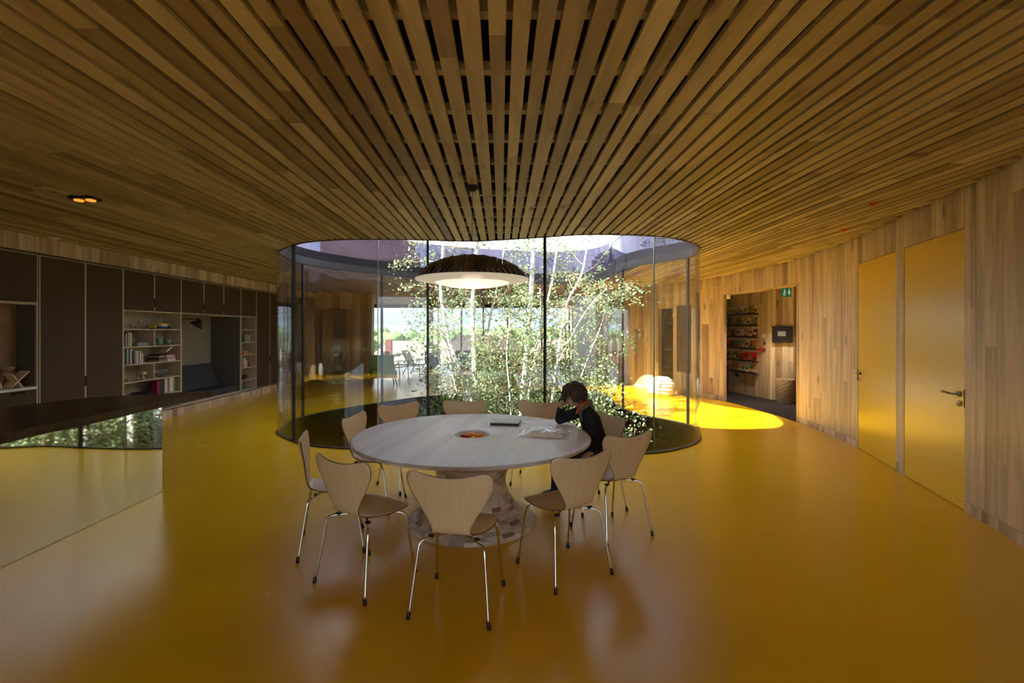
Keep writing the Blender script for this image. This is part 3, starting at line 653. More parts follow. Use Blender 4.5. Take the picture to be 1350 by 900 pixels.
# bookshelf
t = cab('bookshelf', 'wide open bookshelf of five rows under two dark overhead doors', yk(2), yk(4), 'bookshelf')
frame(t, yk(2), yk(4)); shelves(t, yk(2), yk(4), (ZM, 1.633, 1.34, 1.05, .762, .472, ZB+.02), XS)
mesh('divider', MB().box(XF-.03, XF+.001, yk(3)-.013, yk(3)+.013, ZM, ZT2), 'ply_edge', t)
for a, b in ((1.34, 1.613), (.762, 1.03)): mesh('divider', MB().box(XS+.01, XF-.004, yk(3)-.009, yk(3)+.009, a, b), 'ply_edge', t)
cdoor(t, yk(2), yk(3), ZM, ZT2, (yk(3), 2.09)); cdoor(t, yk(3), yk(4), ZM, ZT2)
# nook
t = cab('reading_nook', 'fabric-lined reading alcove with dark seat under three overhead doors', yk(4), yk(7), 'alcove')
frame(t, yk(4), yk(7)); mesh('top_panel', MB().box(XB, XF, yk(4)+.019, yk(7)-.019, ZM-.02, ZM), 'ply_edge', t)
mesh('side_lining', MB().box(XB, XF-.02, yk(7)-.035, yk(7)-.019, ZB+.02, ZM-.02), 'fabric_grey', t); mesh('side_lining', MB().box(XB, XF-.02, yk(4)+.019, yk(4)+.035, ZB+.02, ZM-.02), 'fabric_grey', t)
mesh('back_lining', MB().box(XB, XB+.05, yk(4)+.036, yk(7)-.036, ZB+.02, ZM-.02), 'fabric_pale', t)
mesh('ledge', MB().box(XB+.05, XF-.001, yk(4)+.037, yk(7)-.037, ZB+.019, ZB+.04), 'ply_edge', t)
for k in (4, 5, 6): cdoor(t, yk(k), yk(k+1), ZM, ZT2, (yk(k+1), 2.09) if k < 6 else None)
for k in (5, 6): mesh('divider', MB().box(XF-.03, XF+.001, yk(k)-.013, yk(k)+.013, ZM, ZT2), 'ply_edge', t)
single('seat_cushion', MB().box(XB+.06, XF-.06, yk(4)+.05, yk(7)-.05, ZB+.041, .34), 'cushion', 'flat charcoal seat cushion filling the alcove floor', 'cushion', bevel=.02)
m_ = MB(); y0, y1 = yk(4)+.06, yk(7)-.22
m_.add([(XB+.26, y0, .342), (XB+.36, y0, .355), (XB+.17, y0, .87), (XB+.07, y0, .86), (XB+.26, y1, .342), (XB+.36, y1, .355), (XB+.17, y1, .87), (XB+.07, y1, .86)], [(0, 1, 2, 3), (7, 6, 5, 4), (0, 4, 5, 1), (1, 5, 6, 2), (2, 6, 7, 3), (3, 7, 4, 0)])
single('back_cushion', m_, 'cushion', 'long charcoal back cushion leaning against the alcove back', 'cushion', bevel=.02)
lp = thing('wall_lamp', 'black articulated wall lamp with cone shade in the alcove', 'lamp', (XB+.06, 9.52, 1.84))
mesh('wall_plate', MB().tube([(XB+.05, 9.52, 1.84), (XB+.075, 9.52, 1.84)], .055, 20), 'black_metal', lp)
mesh('arm', MB().tube([(XB+.07, 9.52, 1.84), (XB+.30, 9.70, 1.845), (XB+.46, 9.86, 1.85)], .008, 8), 'black_metal', lp); mesh('joint', MB().ball((XB+.46, 9.86, 1.85), .025), 'black_metal', lp)
sh = MB(); sh.lathe([(.02, .10), (.045, .09), (.075, .03), (.135, -.06), (.13, -.06), (.07, .025), (.02, .08)], 28); Rm = Matrix.Translation((XB+.44, 9.88, 1.745))@Matrix.Rotation(R(28), 4, 'Y')@Matrix.Rotation(R(-18), 4, 'X')
sh.v = [tuple(Rm@Vector(p)) for p in sh.v]; mesh('lamp_shade', sh, 'black_metal', lp)
# small shelves
t = cab('bookshelf', 'narrow open shelf column between the alcove and the tall cupboards', yk(7), yk(8), 'bookshelf')
frame(t, yk(7), yk(8)); shelves(t, yk(7), yk(8), (ZM, 1.633, 1.33, 1.03, .73, .43, ZB+.02), XS); cdoor(t, yk(7), yk(8), ZM, ZT2)
# niche unit at the left edge
t = cab('kitchen_niche', 'cupboard with open counter niche below one dark door, at left edge', 4.1, Y0, 'cupboard')
frame(t, 4.1, Y0-.02); cdoor(t, 4.1, 5.12, 1.97, ZT2); cdoor(t, 5.12, Y0-.02, 1.97, ZT2); mesh('top_panel', MB().box(XB, XF, 4.12, Y0-.04, 1.94, 1.97), 'ply_edge', t)
mesh('back_lining', MB().box(-6.36, -6.33, 4.12, Y0-.04, .88, 1.94), 'fabric_pale', t); mesh('side_lining', MB().box(-6.33, XF-.005, Y0-.055, Y0-.039, .88, 1.94), 'fabric_grey', t)
mesh('counter', MB().box(XB, XF+.01, 4.12, Y0-.04, .845, .875), 'white_paint', t)
mesh('drawer', MB().box(XF-.03, XF, 4.13, Y0-.05, .19, .83), 'fabric_door', t); mesh('handle', MB().box(XF-.02, XF+.006, 5.82, 6.0, .80, .828), 'void', t)
for j in range(6): mesh('back_board', MB().box(-6.329, -6.315, 4.6+.25*j, 4.6+.25*j+.246, .88, 1.94), 'furniture_wood' if j == 5 else 'ply_edge', t)
# plinth
mb = MB(); y = 4.1
while y < 14.4: w = random.choice([.09, .12, .15]); mb.box(-6.12, -6.06, y+.0008, y+w-.0008, 0, .155); y += w
struct('baseboard_left', mb, 'wall_wood', 'tulipwood plinth boards under the storage wall', 'skirting')
# things on the shelves
def book(y, z, w, h, c, label, group, d=.2, lean=0):
    b = MB(); x1 = XF-.03-random.uniform(0, .03); b.box(x1-d, x1, 0, w, 0, .003); 
    b = MB(); b.box(x1-d, x1, 0, .003, 0, h); b.box(x1-d, x1, w-.003, w, 0, h); b.box(x1-.004, x1, 0, w, 0, h); b.box(x1-d+.004, x1-.005, .003, w-.003, .004, h-.004, 1)
    cs, sn = cos(lean), sin(lean); b.v = [(p[0], y+p[1]*cs+p[2]*sn, z+.001+p[2]*cs-p[1]*sn+max(0, w*sn)) for p in b.v]
    return single('book', b, [c, 'paper'], label, 'book', group)
yb = yk(2)+.065
for w, h, c, l in ((.035, .26, 'c_teal', 'thick teal book, leftmost on the second shelf'), (.02, .22, 'c_white', 'thin white book beside the teal one, second shelf'), (.03, .235, 'c_maroon', 'maroon book on the second shelf'), (.042, .235, 'c_cream', 'cream book beside the maroon one, second shelf'), (.042, .23, 'c_cream', 'outer cream book ending the second-shelf row')):
    book(yb, 1.34, w, h, c, l, 'books on the second shelf'); yb += w+.004
yb = yk(2)+.065
for w, h, c, l in ((.05, .26, 'c_teal', 'leftmost teal book on the third shelf'), (.05, .255, 'c_sage', 'sage green book on the third shelf'), (.03, .25, 'c_navy', 'navy book between green and white, third shelf'), (.035, .25, 'c_white', 'white book on the third shelf'), (.03, .21, 'c_maroon', 'dark red book on the third shelf'), (.04, .215, 'c_grey', 'grey book on the third shelf'), (.055, .21, 'c_cream', 'wide cream book on the third shelf'), (.045, .205, 'c_cream', 'narrower cream book beside the leaning one, third shelf')):
    book(yb, 1.05, w, h, c, l, 'books on the third shelf'); yb += w+.004
book(yb+.01, 1.05, .03, .17, 'c_white', 'white book leaning against the third-shelf row', 'books on the third shelf', lean=-R(0)); book(yb+.055, 1.05, .02, .15, 'c_pink', 'small pink-edged book ending the third-shelf row', 'books on the third shelf')
for i in range(4):
    a = .02*random.uniform(-1, 1); b = MB(); b.box(-6.34, -6.12, yk(3)+.36+a, yk(3)+.57+a, 1.051+i*.034, 1.051+i*.034+.030)
    single('stacked_book', b, ['c_white', 'c_pink', 'c_cream', 'c_maroon'][i], ['bottom book of the flat pile on the third shelf', 'second book up in the flat pile', 'third book up in the flat pile', 'top book of the flat pile on the third shelf'][i], 'book', 'flat pile of books')
for i in range(4):
    b = MB(); b.box(-6.34, -6.14, yk(3)+.19, yk(3)+.325, 1.051+i*.034, 1.051+i*.034+.028)
    single('stacked_box', b, ['c_tan', 'c_dark', 'c_tan', 'c_dark'][i], ['lowest small brown box left of the book pile', 'dark box on the lowest brown one', 'upper brown box left of the book pile', 'topmost dark box beside the book pile'][i], 'box', 'pile of small boxes')
single('open_book', MB().obox((-6.23, yk(3)+.47, 1.265), (.17, .20, .03), (R(28), 0, 0)), 'c_cream', 'cream book tilted on top of the flat pile', 'book')
def dachs():
    m_ = MB(); y, z, x_ = yk(2)+.37, 1.634, -6.2
    m_.tube([(x_, y-.07, z+.055), (x_, y, z+.06), (x_, y+.07, z+.06), (x_, y+.10, z+.09)], [.018, .024, .024, .016], 8); m_.ball((x_, y+.115, z+.112), .022); m_.tube([(x_, y+.115, z+.108), (x_, y+.165, z+.10)], [.014, .006], 8)
    for yy in (-.05, .06): 
        for xx in (-.012, .012): m_.tube([(x_+xx, y+yy, z+.05), (x_+xx, y+yy, z)], .007, 6)
    m_.tube([(x_, y-.07, z+.06), (x_, y-.11, z+.09)], [.008, .004], 6); return m_
single('wooden_animal', dachs(), 'c_tan', 'small brown wooden bird figure on the top shelf', 'figurine')
ty = thing('toy_truck', 'yellow and blue toy vehicle on the top shelf', 'toy', (-6.24, yk(3)+.37, 1.634)); yy = yk(3)+.37
mesh('chassis', MB().box(-6.30, -6.18, yy-.19, yy+.17, 1.655, 1.68), 'c_toy_blue', ty); mesh('cab', MB().box(-6.29, -6.19, yy-.05, yy+.10, 1.68, 1.715), 'c_white', ty, bevel=.006)
mesh('roof', MB().box(-6.30, -6.18, yy-.11, yy+.15, 1.715, 1.735), 'c_toy_yellow', ty); mesh('bumper', MB().box(-6.30, -6.18, yy-.23, yy-.11, 1.655, 1.69), 'c_toy_yellow', ty)
for a in (-.14, .11):
    for xx in (-6.30, -6.18): mesh('wheel', MB().tube([(xx-.01, yy+a, 1.655), (xx+.01, yy+a, 1.655)], .02, 12), 'rubber', ty)
single('paper_stack', MB().obox((-6.24, yk(3)-.22, 1.371), (.24, .28, .06), (0, 0, .08)), 'c_grey', 'low pile of pale grey papers on the second shelf', 'papers', bevel=.004)
for i, yy in enumerate((yk(3)+.34, yk(3)+.56)):
    c = MB(); c.lathe([(0, .001), (.04, .001), (.05, .05), (.052, .13-.03*i), (.046, .13-.03*i), (.044, .05), (0, .012)], 20, (-6.24, yy, 1.34)); single('glass_cup', c, 'c_sage', ['taller pale green cup on the second shelf', 'shorter pale green cup on the second shelf'][i], 'cup')
for i in range(3):
    single('wooden_pebble', MB().ball((-6.2, yk(2)+.25+.105*i, .762+.025), .036, sc=(1, 1.1, .68)), 'c_tan', ['rough wooden ball, leftmost on the fourth shelf', 'middle wooden ball on the fourth shelf', 'wooden ball beside the mushroom, fourth shelf'][i], 'ornament', 'wooden balls')
m_ = MB(); m_.lathe([(0, 0), (.028, 0), (.014, .03), (.012, .08), (.05, .085), (.045, .115), (.02, .135), (0, .138)], 18, (-6.2, yk(2)+.585, .762)); single('wooden_mushroom', m_, 'c_cream', 'pale wooden mushroom ornament on the fourth shelf', 'ornament')
m_ = MB()
for i in range(11):
    a = i*pi/11; m_.tube([(-6.25+.10*cos(u)*cos(a)*1.0, yk(3)+.37+.12*cos(u)*sin(a), .765+.125+.12*sin(u)) for u in [pi+pi*j/14 for j in range(15)]], .005, 5)
for z in (.03, .07, .122): r = sqrt(max(0, 1-((.125-z)/.122)**2)); m_.tube([(-6.25+.10*r*cos(u), yk(3)+.37+.12*r*sin(u), .765+z) for u in [2*pi*j/24 for j in range(25)]], .006, 5)
single('wire_bowl', m_, 'steel', 'round dark wire bowl on the fourth shelf', 'bowl')
yb = yk(3)+.10
for w, h, c, l in ((.07, .24, 'c_magenta', 'magenta binder on the fifth shelf'), (.13, .24, 'c_dark', 'wide black box file on the fifth shelf'), (.07, .255, 'c_white', 'white binder beside the black file'), (.035, .255, 'c_pink', 'thin pink-white binder on the fifth shelf'), (.06, .26, 'c_white', 'second white binder on the fifth shelf'), (.055, .262, 'c_white', 'third white binder, next to the green one'), (.04, .25, 'c_olive', 'olive green binder at the right end, fifth shelf')):
    book(yb, .472, w, h, c, l, 'binders on the fifth shelf', d=.10 if h == .24 else .18); yb += w+.006
m_ = MB(); m_.lathe([(0, .01), (.05, .0), (.15, .045), (.17, .06), (.14, .05), (0, .02)], 20, (-6.24, yk(2)+.62, .472)); single('serving_bowl', m_, 'c_dark', 'wide dark shallow bowl on the fifth shelf', 'bowl')
yb = yk(7)+.12
single('framed_card', MB().obox((-6.2, yb+.05, 1.635+.125), (.012, .08, .25), (0, 0, 0)), 'c_white', 'white card upright on the narrow shelves, topmost row', 'card')
for i, (z, c, l) in enumerate(((1.634, 'c_teal', 'teal folded item on the topmost narrow shelf'), (1.031, 'c_orange', 'orange toy block on the narrow shelves'),)):
    single('toy_block', MB().box(-6.30, -6.14, yb+.09, yb+.3, z, z+.05), c, l, 'block', bevel=.008)
single('toy_block', MB().box(-6.28, -6.14, yb+.302, yb+.5, 1.031, 1.07), 'c_olive', 'flat olive block beside the orange block', 'block', bevel=.008); single('toy_block', MB().box(-6.28, -6.16, yb+.14, yb+.3, 1.082, 1.11), 'c_toy_yellow', 'yellow block on top of the orange block', 'block', bevel=.006)
for i, (w, h, c, l) in enumerate(((.1, .19, 'c_dark', 'black tin on the second narrow shelf'), (.12, .19, 'c_sage', 'sage green tin on the second narrow shelf'), (.1, .17, 'c_tan', 'tan box on the second narrow shelf'))):
    single('tin', MB().box(-6.28, -6.14, yb+.02+.14*i, yb+.02+.14*i+w, 1.331, 1.33+h), c, l, 'tin', bevel=.008)
for i, (w, h, c, l) in enumerate(((.05, .2, 'c_pink', 'pale pink book on the fourth narrow shelf'), (.05, .23, 'c_white', 'white book on the fourth narrow shelf'), (.06, .15, 'c_white', 'short white book on the fourth narrow shelf'), (.05, .12, 'c_maroon', 'short red book on the fourth narrow shelf'))):
    book(yb+.02+.085*i, .73, w, h, c, l, 'books on the fourth narrow shelf')
m_ = MB(); m_.lathe([(0, .005), (.06, 0), (.12, .06), (.14, .10), (.13, .10), (.1, .06), (0, .02)], 20, (-6.24, yb+.2, .43)); single('stone_bowl', m_, 'c_dark', 'dark round bowl on the fifth narrow shelf', 'bowl')
single('magazine', MB().obox((-6.22, yb+.25, .205), (.22, .34, .012), (0, 0, .15)), 'c_white', 'magazine lying on the lowest narrow shelf', 'magazine'); single('magazine', MB().obox((-6.23, yb+.24, .221), (.20, .30, .01), (0, 0, -.2)), 'c_teal', 'bluish magazine on top of the white one', 'magazine')
# niche things
bs = thing('wooden_stand', 'folding crossed wooden book stand on the white niche counter', 'stand', (-6.2, 5.99, .876))
m_ = MB(); m_.obox((-6.19, 5.995, .985), (.13, .29, .014), (R(40), 0, 0)); mesh('panel', m_, 'beech', bs); m_ = MB(); m_.obox((-6.19, 5.97, .965), (.11, .22, .014), (R(-55), 0, 0)); mesh('panel', m_, 'beech', bs)
m_ = MB(); m_.lathe([(0, .0), (.05, .0), (.07, .03), (.07, .045), (.0, .05)], 20, (-6.25, 5.95, 1.10))
for a, b in ((-.07, 0), (.07, 0), (0, .04)): m_.tube([(-6.25+b*.5, 5.95+a*.6, 1.105), (-6.25+b, 5.95+a, .877)], .009, 6)
single('small_stool', m_, 'c_tan', 'small tan three-legged wooden stool behind the book stand', 'ornament')
m_ = MB(); m_.obox((-6.22, 5.77, .975), (.12, .02, .20), (R(20), 0, 0)); single('chopping_board', m_, 'beech', 'pale wooden board leaning at the left of the niche', 'board')

# ------------------------------------------------------------------ mirrored island with live-edge worktop
isl = thing('kitchen_island', 'island clad in mirror panels under a thick dark live-edge wooden worktop', 'island', (-3.7, 3.2, 0))
mesh('cabinet_body', MB().box(-4.1, -3.385, 1.5, 4.67, .02, .85), 'black_metal', isl)
mesh('mirror_panel', MB().box(-3.385, -3.375, 1.5, 4.68, .004, .849), 'mirror', isl, label='mirrored side panel facing the table'); mesh('mirror_panel', MB().box(-4.1, -3.386, 4.671, 4.68, .004, .849), 'mirror', isl, label='mirrored end panel')
mesh('plinth', MB().box(-4.1, -3.383, 1.5, 4.675, 0, .012), 'black_metal', isl)
edge = [(-3.30+.018*sin(y*2.1)+.008*sin(y*7), y) for y in np.linspace(1.4, 5.30, 40)]
far_ = catmull([(-3.29, 5.34), (-3.33, 5.37), (-3.67, 5.12), (-4.2, 4.78), (-4.36, 4.35), (-4.40, 3.4), (-4.36, 2.3), (-4.38, 1.4)], False, 5)
poly = edge+far_; m_ = MB(); n_ = len(poly); ins = []
for i, p in enumerate(poly):
    a, b = Vector(poly[i-1]), Vector(poly[(i+1) % n_]); t = (b-a).normalized(); nr = Vector((-t.y, t.x)); ins.append((Vector(p)+nr*.022*(1+.4*sin(i*1.3)), Vector(p)))
top = [(q[1].x, q[1].y, .92) for q in ins]; bot = [(q[0].x, q[0].y, .851) for q in ins]
m_.add(top, [tuple(range(n_))], 0); m_.add(bot, [tuple(range(n_-1, -1, -1))], 1); m_.add(top+bot, [(i, n_+i, n_+(i+1) % n_, (i+1) % n_) for i in range(n_)], 1)
mesh('worktop', m_, ['worktop', 'live_edge'], isl, label='dark brown slab worktop with rough natural edge', merge=True)

# ------------------------------------------------------------------ table
TX, TY, TZ = -.25, 4.02, .72
tb = thing('dining_table', 'big round pale ash table on a trumpet-shaped laminated block base', 'table', (TX, TY, 0))
prof = [(0, TZ-.075), (.05, TZ-.074), (.10, TZ-.062), (.13, TZ-.030), (.145, TZ-.008), (.158, TZ), (.3, TZ), (.6, TZ), (.97, TZ), (.992, TZ-.003), (1.0, TZ-.012), (.996, TZ-.022), (.96, TZ-.034), (.7, TZ-.05), (.5, TZ-.06)]
mesh('tabletop', MB().lathe(prof, 128, (TX, TY, 0)), 'table_wood', tb)
PP = catmull([(.548, 0), (.546, .02), (.50, .045), (.43, .085), (.36, .15), (.312, .235), (.288, .32), (.296, .40), (.335, .47), (.41, .54), (.52, .60), (.68, .645), (.80, .66)], False, 4)
def prad(z):
    for a, b in zip(PP, PP[1:]):
        if a[1] <= z <= b[1]: return a[0]+(b[0]-a[0])*(z-a[1])/(b[1]-a[1]+1e-9)
    return PP[-1][0]
ped = mesh('pedestal', MB().lathe([(max(.02, r-.012), z) for r, z in PP], 48, (TX, TY, 0)), 'pedestal_wood', tb)
# rings of glued blocks, evenly long along the profile
L_ = [0]
for a, b in zip(PP, PP[1:]): L_.append(L_[-1]+sqrt((a[0]-b[0])**2+(a[1]-b[1])**2))
def pp_at(s):
    for i in range(len(L_)-1):
        if L_[i] <= s <= L_[i+1]: t = (s-L_[i])/(L_[i+1]-L_[i]+1e-9); return (PP[i][0]+(PP[i+1][0]-PP[i][0])*t, PP[i][1]+(PP[i+1][1]-PP[i][1])*t)
    return PP[-1]
random.seed(3); NR = 30; blk = []
for i in range(NR):
    s0, s1 = L_[-1]*i/NR, L_[-1]*(i+1)/NR; (r0, z0), (r1, z1) = pp_at(s0), pp_at(s1); off = random.uniform(0, 1)
    nb = max(12, min(26, int(2*pi*(r0+r1)/2/.115)))
    edges = [(j+off+random.uniform(-.25, .25))/nb*2*pi for j in range(nb)]
    for j in range(nb): blk.append((r0, z0, r1, z1, edges[j], edges[(j+1) % nb]+(2*pi if j == nb-1 else 0)))
blk.sort(key=lambda b: sin((b[4]+b[5])/2)+(.5 if b[1] > .62 else 0))      # those on the open side of the table first
def block_mb(m_, b):
    r0, z0, r1, z1, a0, a1 = b; g = .0012; K = 3; vs = []; pr = random.uniform(0, .0012)
    for q in range(K+1):
        a = a0+g/r0+(a1-a0-2*g/r0)*q/K
        for (rr, zz) in ((r0+pr, z0+.0005), (r1+pr, z1-.0005), (r0-.02, z0+.0005), (r1-.02, z1-.0005)): vs.append((TX+rr*cos(a), TY+rr*sin(a), zz))
    fs = []
    for q in range(K): o4, p4 = q*4, q*4+4; fs += [(o4, p4, p4+1, o4+1), (o4, o4+2, p4+2, p4), (o4+1, p4+1, p4+3, o4+3)]
    return m_.add(vs, fs+[(0, 1, 3, 2), (K*4, K*4+2, K*4+3, K*4+1)])
for b in blk[:298]: mesh('block', block_mb(MB(), b), 'pedestal_wood', ped)
m_ = MB()
for b in blk[298:]: block_mb(m_, b)
mesh('block', m_, 'pedestal_wood', ped, kind='stuff')

# ------------------------------------------------------------------ chairs
def chair_proto():
    t = thing('dining_chair', 'x', 'chair', (0, 0, 0), 0, 'moulded beech chairs around the table')
    rows_ = [  # y, z, half width, lift of the edges in y and z
        (.232, .428, .105, 0, 0), (.226, .438, .150, 0, 0), (.205, .446, .178, 0, 0), (.16, .450, .195, 0, 0), (.10, .449, .203, 0, 0), (.03, .446, .200, 0, .002), (-.04, .444, .180, 0, .004),
        (-.09, .446, .152, .0, .005), (-.13, .454, .126, .0, .004), (-.158, .470, .112, .003, .0), (-.172, .492, .110, .006, 0), (-.180, .52, .118, .010, 0), (-.188, .56, .140, .014, 0), (-.196, .61, .172, .020, 0),
        (-.205, .66, .204, .027, 0), (-.214, .705, .231, .032, 0), (-.222, .74, .247, .035, .004), (-.228, .765, .252, .036, .012), (-.232, .783, .246, .036, .020), (-.235, .794, .230, .035, .026), (-.237, .799, .205, .032, .028)]
    NU = 12; g = MB(); vs = []
    for (y, z, w, ly, lz) in rows_:
        for k in range(NU+1): u = -1+2*k/NU; vs.append((u*w, y+ly*u*u, z+lz*u*u))
    fs = [(r*(NU+1)+k, r*(NU+1)+k+1, (r+1)*(NU+1)+k+1, (r+1)*(NU+1)+k) for r in range(len(rows_)-1) for k in range(NU)]
    g.add(vs, fs, 0, True)
    o = mesh('shell', g, ['beech', 'shell_edge'], t)
    md = o.modifiers.new('sub', 'SUBSURF'); md.levels = 1; md.render_levels = 1
    md = o.modifiers.new('solid', 'SOLIDIFY'); md.thickness = .010; md.offset = 0; md.material_offset_rim = 1
    for sx in (-1, 1):
        for sy in (-1, 1):
            xf, yf = (.232, .222) if sy < 0 else (.222, .222)
            P_ = [(sx*.04, sy*.03-.01, .424), (sx*.12, sy*.10, .418), (sx*.165, sy*.135, .414), (sx*.183, sy*.150, .404), (sx*.191, sy*.160, .385), (sx*.197, sy*.170, .33), (sx*xf*.97, sy*yf*.96, .05), (sx*xf, sy*yf, .022)]
            lg = mesh('leg', MB().tube(P_, .008, 8), 'chrome', t, label='slim chromed tube leg' if False else None)
            mesh('foot_cap', MB().tube([(sx*xf*.985, sy*yf*.985, .034), (sx*xf, sy*yf, .0)], [.011, .012], 10), 'rubber', lg)
    mesh('seat_mount', MB().tube([(0, -.01, .420), (0, -.01, .441)], .06, 18), 'black_plastic', t)
    for sx in (-1, 1): mesh('buffer', MB().obox((sx*.135, -.112, .425), (.03, .02, .014), (0, 0, 0)), 'rubber', t)
    return t
CH = [(-.248, 2.784, 78.3, 'beech chair nearest the viewer, its back square-on before the table base'),
      (-.875, 3.055, 57.7, 'beech chair turned half away, left of the nearest chair, front left of table'),
      (.415, 3.167, 120.8, 'beech chair seen from behind, right of the nearest chair, front right of table'),
      (.871, 3.76, 119, "beech chair right of the table, its back to the viewer, before the boy's chair"),
      (-1.27, 3.54, 18, 'leftmost beech chair, seen edge-on at the left of the table'),
      (-1.17, 4.33, -8, 'beech chair seen edge-on at the left rim, second along from the leftmost'),
      (-.97, 4.89, -48, 'beech chair behind the table at its left, before the dark courtyard glass'),
      (-.40, 5.07, -88, 'beech chair straight across the table, below the white birch fork'),
      (.37, 5.01, -107, "beech chair behind the table, just left of the boy's head"),
      (.83, 4.33, 200, 'beech chair that the boy is sitting on')]
proto = chair_proto()
for i, (x, y, a, l) in enumerate(CH):
    o = proto if i == 0 else copy_tree(proto)
    o.location = (x, y, 0); o.rotation_euler = (0, 0, R(a-90)); o['label'] = l

# ------------------------------------------------------------------ on the table
fr = [((-.065, -.035), .036, 'apple', 'dark red apple at the left of the sunken fruit bowl', 'apple'), ((-.012, .045), .037, 'orange', 'orange at the back of the sunken bowl, next to the apple', 'orange'),
      ((.062, -.008), .034, 'orange', 'orange at the right side of the sunken bowl', 'orange'), ((.012, -.042), .028, 'lemon', 'small pale yellow fruit at the front of the sunken bowl', 'lemon')]
for (dx, dy), r, m_, l, nm in fr:
    rr = sqrt(dx*dx+dy*dy); zb = TZ-.073+(.016 if rr > .06 else .008 if rr > .04 else .003)
    t = thing(nm, l, 'fruit', (TX+dx, TY+dy, zb)); mesh('fruit_body', MB().ball((TX+dx, TY+dy, zb+r*.95), r, 18, 12, sc=(1, 1, .95), f=lambda d: 1-.16*max(0, d.z)**8 if m_ == 'apple' else 1), m_, t)
    mesh('stalk', MB().tube([(TX+dx, TY+dy, zb+r*1.6), (TX+dx+.003, TY+dy, zb+r*2.02)], .0015, 5), 'twig', t)
lt = thing('laptop', 'closed grey laptop lying on the table', 'laptop', (.04, 4.47, TZ), R(-7))
def loc(b, t):   # local coordinates of t
    inv = WL[t.name].inverted(); b.v = [tuple(inv@Vector(p)) for p in b.v]; return b
mesh('base', loc(MB().box(-.135, .135, -.105, .105, .004, .016), lt), 'c_dark', lt, bevel=.003); mesh('lid', loc(MB().box(-.137, .137, -.107, .107, .017, .027), lt), 'laptop', lt, bevel=.003)
mesh('emblem', loc(MB().box(-.07, -.02, .02, .06, .0271, .0276), lt), 'laptop_logo', lt, label='pale rectangular badge on the lid')
for a in (-.11, .11):
    for b in (-.085, .085): mesh('foot', loc(MB().obox((a, b, .002), (.02, .01, .004)), lt), 'rubber', lt)
single('paper_sheet', MB().add([(.19, 4.56, TZ+.001), (.33, 4.19, TZ+.001), (.70, 4.33, TZ+.001), (.57, 4.68, TZ+.001), (.19, 4.56, TZ+.003), (.33, 4.19, TZ+.003), (.70, 4.33, TZ+.003), (.57, 4.68, TZ+.003)], [(0, 3, 2, 1), (4, 5, 6, 7), (0, 1, 5, 4), (1, 2, 6, 5), (2, 3, 7, 6), (3, 0, 4, 7)]), 'paper', "large pale sheet of paper under the boy's elbow", 'paper')
pc = thing('pencil', 'yellow pencil lying along the edge of the paper sheet', 'pencil', (.44, 4.21, TZ+.003))
mesh('shaft', MB().tube([(.36, 4.205, TZ+.009), (.50, 4.235, TZ+.009)], .0055, 6), 'pencil', pc); mesh('tip', MB().tube([(.50, 4.235, TZ+.009), (.52, 4.239, TZ+.008)], [.0055, .001], 6), 'c_cream', pc)
bag = thing('plastic_bag', 'crumpled clear bag holding white lace, on the table near the boy', 'bag', (.36, 4.0, TZ), R(-14))
def crumple(w, d, h, nx, ny, amp, seed, plate=.0):
    vs = []
    for j in range(ny+1):
        for i in range(nx+1):
            u, v = i/nx*2-1, j/ny*2-1; e = max(0, 1-abs(u)**5)*max(0, 1-abs(v)**5); q = noise.noise(Vector((u*4+seed, v*4, seed)))+.6*noise.noise(Vector((u*11, v*11+seed, 3)))
            wob = .012*noise.noise(Vector((u*2, v*2, seed+8)))
            vs.append((u*w/2+wob*abs(u), v*d/2+wob*abs(v), plate+max(.0015, e*(h*(1-.5*(u*u+v*v)/2)+amp*q))))
    fs = [(j*(nx+1)+i, j*(nx+1)+i+1, (j+1)*(nx+1)+i+1, (j+1)*(nx+1)+i) for j in range(ny) for i in range(nx)]
    return MB().add(vs, fs, 0, True)
glass_mat('bag_film', (.95, .94, .94), .9)
mesh('lace_contents', loc(crumple(.36, .26, .040, 70, 52, .018, 2, .002), bag), 'lace', bag); fm = crumple(.44, .33, .050, 40, 30, .010, 5, .001); o = mesh('film', loc(fm, bag), 'bag_film', bag)
mesh('white_ribbon', loc(MB().tube([(.13*cos(a)+.02*cos(5*a), .075*sin(a)+.02*sin(7*a), .036+.008*sin(3*a)) for a in [2*pi*j/60 for j in range(61)]], .006, 6), bag), 'lace', bag)

# ------------------------------------------------------------------ pendant lamp
LX, LY = -.25, 4.04; RL = .475
pl = thing('pendant_lamp', 'broad pendant lamp with dark slatted dome and cream underside above the table', 'lamp', (LX, LY, 2.0))
def dome(r): return 2.045+.20*max(0, 1-(r/RL)**2)**.62
NS = 22; xs = [-RL+2*RL*i/NS for i in range(NS+1)]
for i in range(NS):
    a, b = xs[i]+.002, xs[i+1]-.002; m_ = MB(); vs = []; hy = sqrt(max(0, RL**2-max(abs(a), abs(b))**2)); K = 18
    if hy < .02: hy = .06
    for k in range(K+1):
        yy = -hy+2*hy*k/K
        za, zb_ = dome(min(RL, sqrt(a*a+yy*yy))), dome(min(RL, sqrt(b*b+yy*yy))); lift = .004*(i % 2)
        vs += [(LX+a, LY+yy, za+lift), (LX+b, LY+yy, zb_+lift), (LX+a, LY+yy, za-.012), (LX+b, LY+yy, zb_-.012)]
    fs = []
    for k in range(K): o4, p4 = 4*k, 4*k+4; fs += [(o4, o4+1, p4+1, p4), (o4+2, p4+2, p4+3, o4+3), (o4, p4, p4+2, o4+2), (o4+1, o4+3, p4+3, p4+1)]
    fs += [(0, 2, 3, 1), (4*K, 4*K+1, 4*K+3, 4*K+2)]
    m_.add(vs, fs); mesh('shade_slat', m_, 'shade_wood', pl)
